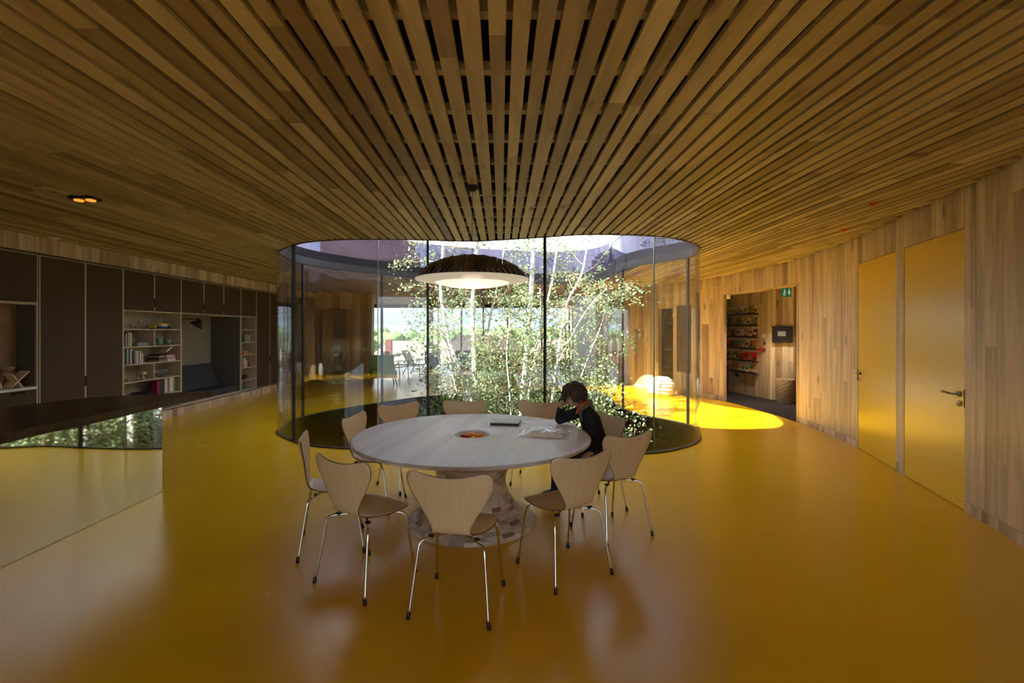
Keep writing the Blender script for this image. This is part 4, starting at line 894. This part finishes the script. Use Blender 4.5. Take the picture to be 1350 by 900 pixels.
mesh('inner_cover', MB().lathe([(0, 2.215), (.2, 2.19), (.36, 2.12), (.465, 2.04)], 64, (LX, LY, 0)), 'shade_wood', pl)
mesh('rim', MB().lathe([(.455, 2.032), (.482, 2.034), (.484, 2.044), (.470, 2.048), (.455, 2.04), (.455, 2.032)], 96, (LX, LY, 0)), 'lamp_cream', pl)
mesh('reflector', MB().lathe([(.458, 2.034), (.38, 2.018), (.30, 2.012), (.26, 2.010)], 64, (LX, LY, 0)), 'lamp_cream', pl, label='cream underside ring')
mesh('diffuser', MB().lathe([(.34, 2.026), (.30, 2.004), (.22, 1.984), (.12, 1.972), (0, 1.968)], 64, (LX, LY, 0)), 'lamp_lens', pl, label='softly glowing bowl in the middle')
mesh('cord', MB().tube([(LX, LY, 2.24), (LX, LY, 2.80)], .0022, 6), 'black_plastic', pl)
mesh('ceiling_canopy', MB().lathe([(0, -.045), (.02, -.045), (.05, -.025), (.06, 0)], 24, (LX, LY, H)), 'black_plastic', pl)
ld = bpy.data.lights.new('pendant_bulb', 'POINT'); ld.energy = .6; ld.color = (1, .82, .6); ld.shadow_soft_size = .1; o = bpy.data.objects.new('pendant_bulb', ld); COL.objects.link(o); o.location = (LX, LY, 1.90)

# ------------------------------------------------------------------ ceiling fittings
dlt = thing('twin_downlight', 'black twin downlight with two orange glowing lamps in the slats', 'lamp', (-3.87, 4.37, H-.03))
mesh('housing', MB().box(-3.98, -3.76, 4.31, 4.43, H-.025, H+.02), 'black_metal', dlt)
for dx in (-.055, .055): mesh('lamp_head', MB().lathe([(0, 0), (.036, 0), (.040, .012)], 20, (-3.87+dx, 4.37, H-.035)), 'glow_orange', dlt)
m_ = MB(); m_.lathe([(0, -.04), (.03, -.04), (.045, -.02), (.065, -.015), (.07, 0)], 24, (-5.95, 6.25, H)); single('smoke_detector', m_, 'white_paint', 'white smoke detector on the slats above the left cupboards', 'detector')
m_ = MB(); m_.lathe([(0, -.012), (.06, -.01), (.07, 0)], 24, (2.95, 3.34, H)); single('ceiling_disc', m_, 'furniture_wood', 'flat brown round disc flush in the right-hand slats', 'disc')
for i, (x, y) in enumerate(((3.62, 4.58), (4.18, 5.74))):
    m_ = MB(); m_.lathe([(0, -.02), (.02, -.02), (.035, -.006), (.04, 0)], 20, (x, y, H)); single('sprinkler', m_, 'red_plastic', ['red-brown sprinkler cap in the slats above the nearer yellow door', 'red-brown sprinkler cap in the slats above the farther yellow door'][i], 'sprinkler')

# ------------------------------------------------------------------ the boy
boy = thing('person', 'boy in dark hooded top leaning his forehead on his hand at the table', 'person', (.84, 4.26, .45))
def voxel(name, mb, m_, parent, size, label=None, smooth=3):
    o = mesh(name, mb, m_, parent, label=label); md = o.modifiers.new('join', 'REMESH'); md.mode = 'VOXEL'; md.voxel_size = size; md.use_smooth_shade = True
    md = o.modifiers.new('smooth', 'SMOOTH'); md.iterations = smooth; md.factor = .5
    return o
def loft(mb, secs, n=20):
    """elliptical sections (centre, half depth along local x, half width along y, tilt)"""
    vs = []
    for (c, rx, ry, tilt) in secs:
        for k in range(n): a = 2*pi*k/n; vs.append((c[0]+rx*cos(a)*cos(tilt), c[1]+ry*sin(a), c[2]+rx*cos(a)*sin(tilt)))
    fs = [(i*n+k, i*n+(k+1) % n, (i+1)*n+(k+1) % n, (i+1)*n+k) for i in range(len(secs)-1) for k in range(n)]+[tuple(range(n-1, -1, -1)), tuple(range((len(secs)-1)*n, len(secs)*n))]
    return mb.add(vs, fs, 0, True)
J = dict(pel=(.86, 4.26, .535), bel=(.85, 4.26, .65), che=(.805, 4.26, .79), up=(.755, 4.26, .875), nk=(.722, 4.255, .925), hd=(.69, 4.25, .975),
         ls=(.765, 4.155, .862), le=(.812, 4.085, .672), lw=(.775, 4.075, .545), rs=(.735, 4.36, .855), re=(.548, 4.425, .768), rw=(.556, 4.36, .900),
         lh=(.84, 4.20, .515), lk=(.51, 4.17, .515), la=(.475, 4.15, .13), rh=(.84, 4.33, .515), rk=(.53, 4.38, .515), ra=(.505, 4.38, .13))
def mid(a, b, t=.5): return tuple(J[a][i]+(J[b][i]-J[a][i])*t for i in range(3))
def figure(mb, add, torso=True, arms=True, legs=True):
    if torso: loft(mb, [(J['pel'], .085+add, .105+add, .1), (J['bel'], .078+add, .098+add, .2), (J['che'], .080+add, .112+add, .45), (J['up'], .060+add, .118+add, .6), ((.735, 4.258, .905), .040+add, .060+add, .7)])
    if arms:
        for a, b, c in (('ls', 'le', 'lw'), ('rs', 're', 'rw')):
            mb.ball(J[a], .042+add, 14, 10); mb.tube([J[a], mid(a, b), J[b]], [.040+add, .036+add, .031+add], 14); mb.ball(J[b], .031+add, 12, 8)
            e = mid(b, c, .92) if add else J[c]; mb.tube([J[b], mid(b, c), e], [.031+add, .027+add, .020+add], 14)
    if legs:
        for a, b, c in (('lh', 'lk', 'la'), ('rh', 'rk', 'ra')):
            mb.ball(J[a], .062+add, 14, 10); mb.tube([J[a], mid(a, b), J[b]], [.062+add, .055+add, .045+add], 14); mb.ball(J[b], .045+add, 12, 8); mb.tube([J[b], mid(b, c, .4), J[c]], [.045+add, .043+add, .030+add], 14)
    return mb
# head: local frame, face towards -x, tipped forward
HM = Matrix.Translation((.662, 4.245, 1.022))@Matrix.Rotation(R(-10), 4, 'Z')@Matrix.Rotation(R(-36), 4, 'Y')
def place(mb, mtx): mb.v = [tuple(mtx@Vector(p)) for p in mb.v]; return mb
def headf(d):
    q = 1.0
    if d.z < 0: q -= .20*(-d.z)**1.5*(1 if d.x > 0 else .35)
    q += .05*max(0, d.x)**2
    return q
def hand(m_, wrist, palm_dir, nrm, s=.82):
    w = Vector(wrist); d = Vector(palm_dir).normalized(); n_ = Vector(nrm).normalized(); n_ = (n_-d*n_.dot(d)).normalized(); t = d.cross(n_)
    m_.tube([w-d*.02, w+d*.01*s, w+d*.035*s, w+d*.06*s], [.018*s, .02*s, .026*s, .024*s], 10)
    for k, L3 in enumerate((.058, .068, .064, .052)):
        b = w+d*.058*s+t*(k-1.5)*.0185*s; m_.tube([b-d*.01, b, b+d*L3*.45*s+n_*.006*s, b+d*L3*.8*s+n_*.02*s, b+d*L3*s+n_*.034*s], [.008*s, .0085*s, .008*s, .0072*s, .005*s], 7)
    b = w+d*.02*s-t*.024*s; m_.tube([b, b+d*.02*s-t*.016*s, b+d*.042*s-t*.022*s+n_*.008*s, b+d*.055*s-t*.020*s+n_*.016*s], [.010*s, .0095*s, .008*s, .006*s], 7)
hd = MB(); hd.ball((0, 0, 0), 1, 28, 20, sc=(.092, .074, .104), f=headf)
hd.ball((-.070, 0, -.062), .026, 12, 8, sc=(1, 1.1, .9))
hd.tube([(-.086, 0, .010), (-.100, 0, -.012), (-.108, 0, -.022), (-.092, 0, -.030)], [.006, .009, .012, .008], 8)
for s in (-1, 1):
    hd.ball((.005, s*.074, -.008), .02, 10, 8, sc=(.8, .45, 1.15)); hd.ball((-.060, s*.040, -.030), .028, 10, 8)
place(hd, HM); figure(hd, 0); hd.tube([J['up'], J['nk'], J['hd']], [.045, .038, .042], 14)
hand(hd, (.556, 4.357, .905), (.25, -.35, .9), (.6, -.5, 0)); hand(hd, (.775, 4.075, .54), (-.85, .05, -.40), (0, .3, -1))
body = voxel('body', hd, 'skin', boy, .0042, smooth=2)
voxel('hooded_top', figure(MB(), .015, legs=False), 'hoodie', boy, .008, 'dark charcoal hooded top with long sleeves'); tr_ = figure(MB(), .012, torso=False, arms=False)
loft(tr_, [((.86, 4.26, .475), .09, .115, 0), ((.86, 4.26, .57), .098, .118, .1)]); voxel('trousers', tr_, 'trousers', boy, .008)
e_ = MB()
for s in (-1, 1): e_.ball((-.086, s*.030, .006), .009, 8, 6, sc=(.5, 1.3, .5))
mesh('eye', place(e_, HM), 'hair', body); mesh('mouth', place(MB().tube([(-.092, -.018, -.050), (-.097, 0, -.048), (-.092, .018, -.050)], .0035, 6), HM), 'c_maroon', body)
hr = MB(); random.seed(11)
def hairf(d): return headf(d)*(1+.04*noise.noise(d*4))
def hairy(p): return p.z > .030 or (p.x > -.030 and p.z > -.030) or (p.x > -.010 and p.z > -.062) or (p.x > .03 and p.z > -.085)
n_, m2 = 32, 22; vs = []; fs = []
for i in range(m2+1):
    a = pi*i/m2
    for j in range(n_): t = 2*pi*j/n_; d = Vector((sin(a)*cos(t), sin(a)*sin(t), cos(a))); q = hairf(d)*1.15; vs.append((d.x*.092*q, d.y*.074*q, d.z*.104*q))
for i in range(m2):
    for j in range(n_):
        c = (Vector(vs[i*n_+j])+Vector(vs[(i+1)*n_+(j+1) % n_]))/2
        if hairy(c): fs.append((i*n_+j, (i+1)*n_+j, (i+1)*n_+(j+1) % n_, i*n_+(j+1) % n_))
hr.add(vs, fs, 0, True)
for k in range(1100):
    a = math.acos(random.uniform(-.75, 1)); t = random.uniform(0, 2*pi); d = Vector((sin(a)*cos(t), sin(a)*sin(t), cos(a)))
    p = Vector((d.x*.092, d.y*.074, d.z*.104))*1.14*headf(d)
    if not hairy(p): continue
    flow = p-Vector((.03, 0, .11)); flow -= d*flow.dot(d)
    if flow.length < 1e-4: continue
    flow.normalize(); flow = (flow+Vector((random.uniform(-.2, .2), random.uniform(-.2, .2), random.uniform(-.2, .2)))).normalized(); L2 = random.uniform(.026, .046)
    hr.tube([p, p+flow*L2*.55+d*.005, p+flow*L2-d*.002], [.0042, .0038, .0008], 4, caps=False)
mesh('hair', place(hr, HM), 'hair', body, label='thick tousled brown hair')
# hood and collar
hdn = MB(); hc = Vector((.742, 4.256, .918)); hu = Vector((.84, 0, .54)); hv = Vector((0, 1, 0)); ringp = [hc+hu*(.058+.014*max(0, cos(a)))*cos(a)+hv*.070*sin(a)+Vector((0, 0, .006*cos(a))) for a in [2*pi*k/24 for k in range(25)]]
hdn.tube(ringp, [.013+.012*max(0, cos(2*pi*k/24)) for k in range(25)], 10); hdn.ball((.812, 4.256, .915), .036, 14, 10, sc=(.8, 1.7, .8)); hdn.tube([(.70, 4.20, .90), (.705, 4.185, .86), (.715, 4.175, .80)], [.013, .012, .009], 8)
voxel('hood', hdn, 'hood_lining', boy, .006, 'beige-lined hood folded behind the neck')
oc = MB(); oc.tube([Vector((.728, 4.255, .945))+Vector((.84, 0, .54))*.05*cos(a)+Vector((0, 1, 0))*.058*sin(a) for a in [2*pi*k/20 for k in range(21)]], .010, 8); oc.tube([(.685, 4.20, .905), (.67, 4.20, .86)], [.012, .008], 8); mesh('collar', oc, 'orange_cloth', boy, label='bright orange collar')
for (x, y) in ((.475, 4.15), (.505, 4.38)):
    s_ = MB(); s_.tube([(x+.045, y, .10), (x+.02, y, .105), (x-.03, y, .095), (x-.09, y, .078), (x-.125, y, .07)], [.028, .036, .037, .034, .022], 12); s_.tube([(x, y, .19), (x, y, .11)], [.036, .038], 12)
    sh_ = mesh('shoe', s_, 'shoe', boy); so = MB(); so.obox((x-.04, y, .062), (.18, .066, .018)); mesh('sole', so, 'c_white', sh_, bevel=.008)

# ------------------------------------------------------------------ courtyard garden
g = MB(); nx = 30
vs = []; 
for j in range(nx+1):
    for i in range(nx+1):
        x, y = -60+130*i/nx, -20+70*j/nx; vs.append((x, y, -3.2+.15*noise.noise(Vector((x*.3, y*.3, 0)))))
g.add(vs, [(j*(nx+1)+i, j*(nx+1)+i+1, (j+1)*(nx+1)+i+1, (j+1)*(nx+1)+i) for j in range(nx) for i in range(nx)], 0, True)
o = struct('ground', g, 'soil', 'dark garden soil below the building', 'ground')
def leaves(mb, P, sz, rnd):
    for p in P:
        d = Vector((rnd.gauss(0, 1), rnd.gauss(0, 1), rnd.gauss(-.25, .7))).normalized(); u = d.orthogonal().normalized(); u = Matrix.Rotation(rnd.uniform(0, 6.3), 3, d)@u; n_ = d.cross(u)
        L3 = sz*rnd.uniform(.7, 1.25); w = L3*.36; p = Vector(p)
        mb.add([p, p+d*L3*.45+u*w+n_*w*.25, p+d*L3, p+d*L3*.45-u*w+n_*w*.25], [(0, 1, 2), (0, 2, 3)], 0, True)
def birch(name, label, base, trunks, nleaf, seed, lsz=.05, hi=5.4, dens=1.0):
    rnd = random.Random(seed); t = thing(name, label, 'tree', base, group='birches in the courtyard'); tw = MB(); pts = []
    tk = []
    for (path, r0, r1) in trunks:
        pth = catmull(path, False, 5); n_ = len(pth); rs = [r0+(r1-r0)*i/(n_-1) for i in range(n_)]
        tm = MB().tube(pth, rs, 10); mesh('trunk', tm, 'bark', t); tk.append((pth, rs))
    for pth, rs in tk:
        for k in range(int(22*dens)):
            i = rnd.randrange(int(len(pth)*.25), len(pth)); p = Vector(pth[i]); 
            if p.z < .1 and rnd.random() < .6: continue
            a = rnd.uniform(0, 2*pi); Lb = rnd.uniform(.35, 1.0)*(1-.35*max(0, p.z-2)/3); d = Vector((cos(a), sin(a), rnd.uniform(.1, .9))).normalized(); q = [p]
            for s in range(5): d = (d+Vector((rnd.gauss(0, .16), rnd.gauss(0, .16), rnd.gauss(-.05, .16)))).normalized(); q.append(q[-1]+d*Lb/5)
            tw.tube(q, [min(rs[i]*.5, .011)*(1-.15*s) for s in range(6)], 5, caps=False)
            for s in range(1, 6):
                for _ in range(2):
                    b = q[s]; e = (d*.4+Vector((rnd.gauss(0, .7), rnd.gauss(0, .7), rnd.gauss(-.15, .5)))).normalized(); Lt = rnd.uniform(.12, .32); w = [b, b+e*Lt*.5, b+e*Lt+Vector((0, 0, -.04))]
                    tw.tube(w, [.003, .0024, .0012], 4, caps=False)
                    for _ in range(nleaf): f = rnd.uniform(.2, 1.1); pts.append(b+e*Lt*f+Vector((rnd.gauss(0, .045), rnd.gauss(0, .045), rnd.gauss(0, .045))))
    lv = MB(); TA = np.array([q for pth, rs in tk for q in pth]); keep = [p for p in pts if p.z < hi and np.min(((TA[:, :2]-np.array([p.x, p.y]))**2).sum(1)*1.0+((TA[:, 2]-p.z)**2)*.15) > .045]; leaves(lv, keep, lsz, rnd); mesh('twigs', tw, 'twig', t, kind='stuff'); mesh('foliage', lv, 'leaf', t, kind='stuff')
def W3(px, py, Y): return ((px-CX)/F*Y, Y, EYE-(py-CY)/F*Y)
T = lambda Y, *pp: [W3(a, b, Y+dy) for a, b, dy in pp]
birch('birch_tree', 'white-stemmed birch forking into three stems behind the lamp', W3(627, 560, 8.6)[:2]+(-3.2,),
      [([W3(627, 770, 8.6)]+T(8.6, (627, 600, 0), (627, 527, 0), (625, 470, .05), (623, 400, .1), (628, 330, .15), (632, 230, .2), (634, 90, .2)), .062, .026), (T(8.6, (626, 535, 0), (607, 492, -.1), (590, 440, -.15), (581, 380, -.2), (584, 320, -.2), (580, 220, -.2)), .042, .016),
       (T(8.6, (628, 528, 0), (640, 480, .2), (645, 425, .3), (655, 380, .35), (670, 300, .4)), .030, .012)], 8, 1)
birch('birch_tree', 'thick white birch stem left of the black central mullion', W3(688, 560, 9.0)[:2]+(-3.2,),
      [([W3(686, 780, 9.0)]+T(9.0, (686, 600, 0), (689, 530, 0), (694, 470, 0), (699, 400, .05), (703, 330, .05), (704, 200, 0), (700, 60, 0)), .066, .032), (T(9.2, (692, 640, 0), (698, 530, 0), (704, 480, .1), (713, 430, .2), (728, 370, .3), (740, 290, .4)), .040, .016),
       (T(8.9, (690, 560, 0), (700, 500, -.1), (712, 440, -.2), (712, 380, -.3)), .016, .007)], 8, 2)
birch('birch_tree', 'slender leaning birch right of the central mullion', W3(740, 560, 8.6)[:2]+(-3.2,),
      [([W3(716, 800, 8.6)]+T(8.6, (722, 600, 0), (729, 520, 0), (737, 460, 0), (748, 400, .1), (770, 350, .2), (780, 250, .3)), .036, .014), (T(8.4, (735, 480, 0), (755, 440, 0), (776, 405, -.1), (800, 380, -.2)), .014, .006),
       (T(8.8, (738, 640, 0), (760, 520, 0), (776, 470, .1), (792, 430, .2), (800, 400, .3)), .016, .006)], 8, 3)
birch('birch_tree', 'young thin birch low in front of the thick stem', W3(672, 560, 8.0)[:2]+(-3.2,),
      [([W3(676, 830, 8.0)]+T(8.0, (675, 600, 0), (672, 520, 0), (668, 470, 0), (672, 420, .1)), .014, .006), (T(8.2, (600, 640, 0), (606, 545, 0), (598, 500, 0), (586, 455, 0), (575, 420, 0)), .012, .005)], 8, 4)
def shrub(label, c, rad, nl, seed, m_='leaf_dark', sz=.055):
    rnd = random.Random(seed); t = thing('shrub', label, 'shrub', (c[0], c[1], -3.2), group='shrubs in the courtyard'); st = MB(); P = []
    for k in range(26):
        a = rnd.uniform(0, 2*pi); e = Vector((c[0]+rad[0]*rnd.gauss(0, .45), c[1]+rad[1]*rnd.gauss(0, .45), c[2]+rad[2]*rnd.uniform(-.9, 1))); b = Vector((c[0]+.15*cos(a), c[1]+.15*sin(a), -3.2)); mid = (b+e)/2+Vector((rnd.gauss(0, .1), rnd.gauss(0, .1), .1))
        st.tube([b, mid, e], [.014, .010, .004], 5, caps=False)
        for _ in range(nl//26): f = rnd.uniform(-.5, .2); P.append(e+(e-mid)*f+Vector((rnd.gauss(0, .13), rnd.gauss(0, .13), rnd.gauss(0, .13))))
    lv = MB(); leaves(lv, P, sz, rnd); mesh('stems', st, 'twig', t, kind='stuff'); mesh('foliage', lv, m_, t, kind='stuff')
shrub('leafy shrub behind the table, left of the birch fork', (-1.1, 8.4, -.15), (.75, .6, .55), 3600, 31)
shrub('leafy shrub at the foot of the forked birch', (-.3, 9.4, .25), (.8, .7, .75), 4200, 32, 'leaf')
shrub('leafy shrub at the foot of the thick white birch', (.8, 9.2, .25), (.8, .7, .8), 4600, 33, 'leaf')
shrub('pale leafy shrub right of the boy against the courtyard glass', (1.7, 8.6, .0), (.55, .6, .85), 4600, 34, 'leaf')
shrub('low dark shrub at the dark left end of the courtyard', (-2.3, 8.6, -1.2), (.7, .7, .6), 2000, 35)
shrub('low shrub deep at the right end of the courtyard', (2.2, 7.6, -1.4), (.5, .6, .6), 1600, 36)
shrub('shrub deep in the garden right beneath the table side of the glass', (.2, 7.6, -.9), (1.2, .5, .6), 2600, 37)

# ------------------------------------------------------------------ far room furniture
def lounge(x, y, a, label):
    t = thing('lounge_chair', label, 'chair', (x, y, 0), R(a), 'slatted lounge chairs by the far window'); L = lambda b: loc(b, t)
    for s in (-1, 1):
        mesh('leg', L(MB().tube([(s*.28, .30, 0), (s*.28, .26, .52)], .016, 6)), 'shade_wood', t); mesh('leg', L(MB().tube([(s*.28, -.42, 0), (s*.28, -.12, .50)], .016, 6)), 'shade_wood', t)
        mesh('armrest', L(MB().obox((s*.28, .08, .54), (.05, .52, .025))), 'shade_wood', t); mesh('rail', L(MB().tube([(s*.24, .30, .36), (s*.24, -.2, .28), (s*.24, -.48, .86)], .014, 6)), 'shade_wood', t)
    for k in range(5): mesh('seat_slat', L(MB().obox((0, .26-.1*k, .37-.018*k), (.48, .06, .015))), 'shade_wood', t)
    for k in range(7): mesh('back_slat', L(MB().obox((-.2+.0667*k, -.35, .60), (.035, .62, .012), (R(-64), 0, 0))), 'shade_wood', t)
lounge(-3.65, 16.4, 250, 'dark slatted wooden lounge chair by the far window, nearer of two'); lounge(-3.15, 17.5, 250, 'dark slatted wooden lounge chair by the far window, farther of two')
t = thing('armchair', 'green upholstered armchair with wooden legs beyond the courtyard', 'chair', (-3.45, 13.7, 0), R(200)); L = lambda b: loc(b, t)
mesh('seat', L(MB().box(-.36, .36, -.34, .36, .30, .48)), 'green_cloth', t, bevel=.04); mesh('backrest', L(MB().obox((0, -.36, .62), (.72, .16, .52), (R(14), 0, 0))), 'green_cloth', t, bevel=.04)
mesh('frame', L(MB().box(-.37, .37, -.36, .37, .255, .295)), 'furniture_wood', t)
for sx in (-1, 1):
    for sy in (-1, 1): mesh('leg', L(MB().tube([(sx*.31, sy*.3, .26), (sx*.36, sy*.36, 0)], [.024, .014], 8)), 'furniture_wood', t)
t = thing('sofa', 'low brown leather sofa across the far room behind the birches', 'sofa', (-.6, 17.5, 0)); L = lambda b: loc(b, t)
mesh('seat', L(MB().box(-1.1, 1.1, -.4, .4, .12, .44)), 'brown_leather', t, bevel=.04); mesh('backrest', L(MB().box(-1.1, 1.1, -.45, -.22, .44, .86)), 'brown_leather', t, bevel=.05)
for s in (-1, 1): mesh('armrest', L(MB().box(s*1.1-.1, s*1.1+.1, -.45, .4, .12, .62)), 'brown_leather', t, bevel=.04)
for sx in (-1, 1):
    for sy in (-1, 1): mesh('leg', L(MB().tube([(sx*1.0, sy*.33, .13), (sx*1.0, sy*.33, 0)], .02, 8)), 'furniture_wood', t)
single('cushion', MB().obox((-.95, 17.38, .54), (.45, .16, .34), (R(-15), 0, 0)), 'cream_cloth', 'cream cushion on the brown sofa', 'cushion', bevel=.04)
t = thing('armchair', 'red armchair glimpsed through the birch leaves', 'chair', (.55, 15.0, 0), R(150)); L = lambda b: loc(b, t)
mesh('seat', L(MB().box(-.33, .33, -.3, .33, .28, .44)), 'red_cloth', t, bevel=.04); mesh('backrest', L(MB().obox((0, -.33, .62), (.66, .14, .55), (R(12), 0, 0))), 'red_cloth', t, bevel=.04)
for sx in (-1, 1):
    for sy in (-1, 1): mesh('leg', L(MB().tube([(sx*.28, sy*.26, .30), (sx*.32, sy*.3, 0)], [.02, .012], 8)), 'furniture_wood', t)
t = thing('stove', 'dark boxy stove standing by the far column', 'stove', (-3.0, 20.8, 0)); mesh('firebox', MB().box(-3.35, -2.75, 20.5, 21.1, .15, 1.0), 'black_metal', t, bevel=.01); mesh('base', MB().box(-3.25, -2.85, 20.6, 21.0, 0, .15), 'black_metal', t); mesh('door', MB().box(-3.28, -2.82, 20.485, 20.5, .3, .85), 'c_dark', t)
t = thing('side_table', 'white low table in the far room right of the mullion', 'table', (1.55, 16.0, 0)); mesh('tabletop', MB().box(1.2, 1.9, 15.7, 16.3, .42, .45), 'white_paint', t)
for sx in (1.25, 1.85):
    for sy in (15.75, 16.25): mesh('leg', MB().tube([(sx, sy, .42), (sx, sy, 0)], .014, 8), 'steel', t)
t = thing('pouf', 'round cream striped pouf in the sun behind the right end of the courtyard', 'pouf', (4.0, 11.75, 0))
mesh('cushion', MB().lathe([(0, .46), (.15, .45), (.27, .38), (.34, .24), (.33, .10), (.28, .0), (0, 0)], 32, (4.0, 11.75, 0)), 'cream_cloth', t)
for z, r in ((.08, .325), (.16, .345), (.24, .346), (.31, .32), (.38, .275)): mesh('piping', MB().tube([(4.0+r*cos(a), 11.75+r*sin(a), z) for a in [2*pi*j/32 for j in range(33)]], .006, 5), 'white_paint', t)
cu = MB(); cu.add([(-6.45+.6*i/60, 13.9+.03*sin(i*.9), z) for z in (.9, 2.4) for i in range(61)], [(i, i+1, 62+i, 61+i) for i in range(60)], 0, True); o = single('curtain', cu, 'fabric_pale', 'pale pleated curtain beyond the left end of the courtyard', 'curtain'); md = o.modifiers.new('s', 'SOLIDIFY'); md.thickness = .004
t = thing('kitchen_unit', 'tall wood-fronted kitchen unit against the far board wall', 'cupboard', (-5.3, 15.2, 0)); mesh('carcass', MB().box(-5.8, -4.9, 14.9, 15.47, 0, 2.3), 'furniture_wood', t)
for k in range(2): mesh('door', MB().box(-5.8+.45*k+.005, -5.8+.45*k+.445, 14.875, 14.899, .1, 2.28), 'brown_leather', t)

# ------------------------------------------------------------------ outside
def gable(x0, x1, y0, y1, z0, z1, zr, axis='x'):
    m_ = MB()
    if axis == 'x':
        ym = (y0+y1)/2; h = (x1-x0)*.18
        m_.add([(x0, y0, z1), (x1, y0, z1), (x1, y1, z1), (x0, y1, z1), (x0+h, ym, zr), (x1-h, ym, zr)], [(0, 1, 5, 4), (2, 3, 4, 5), (3, 0, 4), (1, 2, 5), (0, 3, 2, 1)])
    return m_
def house(name, label, x0, x1, y0, y1, z0, z1, zr, roofm, wins, chim=None):
    t = thing(name, label, 'house', ((x0+x1)/2, (y0+y1)/2, z0)); mesh('wall', MB().box(x0, x1, y0, y1, z0, z1), 'brick', t); rf_ = mesh('roof', gable(x0-.4, x1+.4, y0-.4, y1+.4, z0, z1, zr), roofm, t)
    # tile courses as real ridges, joined (too many to pick apart)
    tl = MB(); ym = (y0+y1)/2; h = (x1-x0+.8)*.18; n_ = 22
    for i in range(n_):
        f = (i+.2)/n_; g_ = (i+1.05)/n_; za, zb_ = z1+(zr-z1)*f, z1+(zr-z1)*g_; ya, yb_ = y0-.4+(ym-y0+.4)*f, y0-.4+(ym-y0+.4)*g_; xa, xb_ = x0-.4+h*f, x0-.4+h*g_; xc, xd = x1+.4-h*f, x1+.4-h*g_
        nseg = 24
        for k in range(nseg):
            u0, u1 = k/nseg+.002, (k+1)/nseg-.002; tl.add([(xa+(xc-xa)*u0, ya, za+.10), (xa+(xc-xa)*u1, ya, za+.10), (xb_+(xd-xb_)*u1, yb_, zb_+.03), (xb_+(xd-xb_)*u0, yb_, zb_+.03), (xa+(xc-xa)*u0, ya, za), (xa+(xc-xa)*u1, ya, za)], [(0, 1, 2, 3), (4, 5, 1, 0)])
    mesh('tile', tl, roofm, rf_, kind='stuff')
    for (a, b, c, d, side_) in wins:
        if side_ == 'y': f = mesh('window', MB().box(a, b, y1, y1+.06, c, d), 'window_white', t); mesh('pane', MB().box(a+.1, b-.1, y1+.06, y1+.07, c+.1, d-.1), 'c_navy', f)
        elif side_ == 'x': f = mesh('window', MB().box(x0-.06, x0, a, b, c, d), 'window_white', t); mesh('pane', MB().box(x0-.07, x0-.06, a+.35, b-.35, c+.15, d-.15), 'c_navy', f)
    if chim: mesh('chimney', MB().box(*chim), 'brick', t)
house('neighbour_house', 'brick house with pale tiled hipped roof below the far window', -12.5, -4.6, 42, 54, -6, -1.6, .55, 'tile_roof', [], (-10.75, -10.2, 43.5, 44.1, -1.2, .8))
house('neighbour_house', 'low house with grey roof among the trees beyond the far window', -9, 3, 75, 88, -6, -1.5, .9, 'house_roof', [])
house('neighbour_house', 'pale roofed house farther right beyond the far window', 4, 14, 60, 72, -6, -2, .4, 'tile_roof', [])
house('neighbour_house', 'tall brick house with white windows, reflected in the dark fascia', 25, 34, 3, 21, -4, 7.15, 11.5, 'house_roof', [(4.2+3.4*k, 5.4+3.4*k, 5.9, 6.95, 'x') for k in range(5)])
m_ = MB(); m_.box(-7.3, -7.1, -3.4, 22.4, -3.4, -.5); m_.box(8.2, 8.4, -3.4, 22.4, -3.4, -.5); m_.box(-7.3, 8.4, 22.4, 22.6, -3.4, -.5); m_.box(-7.3, 8.4, -3.6, -3.4, -3.4, -.5)  # walls added to keep light out of the open undercroft
struct('undercroft_screen', m_, 'undercroft_dark', 'dark foundation wall under the floor slab', 'wall')
m_ = MB(); vs = []; nh = 60
for i in range(nh+1):
    x = -400+800*i/nh; h = 8+4*sin(x*.011+1)+2.5*sin(x*.031); vs += [(x, 420+20*sin(x*.02), -8), (x, 460, h)]
vs += [(p[0], p[1]+300, -8) for p in vs[::2]]
m_.add(vs, [(2*i, 2*i+2, 2*i+3, 2*i+1) for i in range(nh)]+[(2*i+1, 2*i+3, 2*(nh+1)+i+1, 2*(nh+1)+i) for i in range(nh)], 0, True)
struct('hills', m_, 'hill', 'low hazy green hills on the horizon', 'hills')
m_ = MB().add([(-500, 50, -6.2), (500, 50, -6.2), (500, 430, -7), (-500, 430, -7)], [(0, 1, 2, 3)]); struct('ground_far', m_, 'lawn', 'green land beyond the garden', 'ground')
random.seed(44)
TL = ['leafmost']; places = sorted([(-44, 118), (-37, 128), (-31, 120), (-25, 131), (-19, 122), (-12, 133), (-6, 124), (1, 132), (8, 122), (15, 134), (23, 120), (31, 130), (-33, 105), (-16, 104), (4, 106)], key=lambda p: p[0]/p[1])
for k, (x, y) in enumerate(places):
    pale = k % 3 == 0; t = thing('far_tree', f'{ORD[k]} tree from the left in the distant row, {"pale" if pale else "darker"} green round crown', 'tree', (x, y, -6.5), group='pale distant trees' if pale else 'dark distant trees')
    mesh('trunk', MB().tube([(x, y, -6.5), (x, y, -2)], .4, 6), 'twig', t); cw = MB()
    for j in range(9):
        c = (x+random.gauss(0, 2.2), y+random.gauss(0, 2), -2+random.uniform(-2, 2.2)); s0 = random.uniform(0, 50)
        cw.ball(c, random.uniform(1.8, 2.8), 18, 12, f=lambda d: 1+.28*noise.noise(d*3+Vector((s0, 0, 0)))+.15*noise.noise(d*8+Vector((s0, 0, 0))))
    mesh('foliage', cw, 'far_leaf_pale' if pale else 'far_leaf', t, kind='stuff')
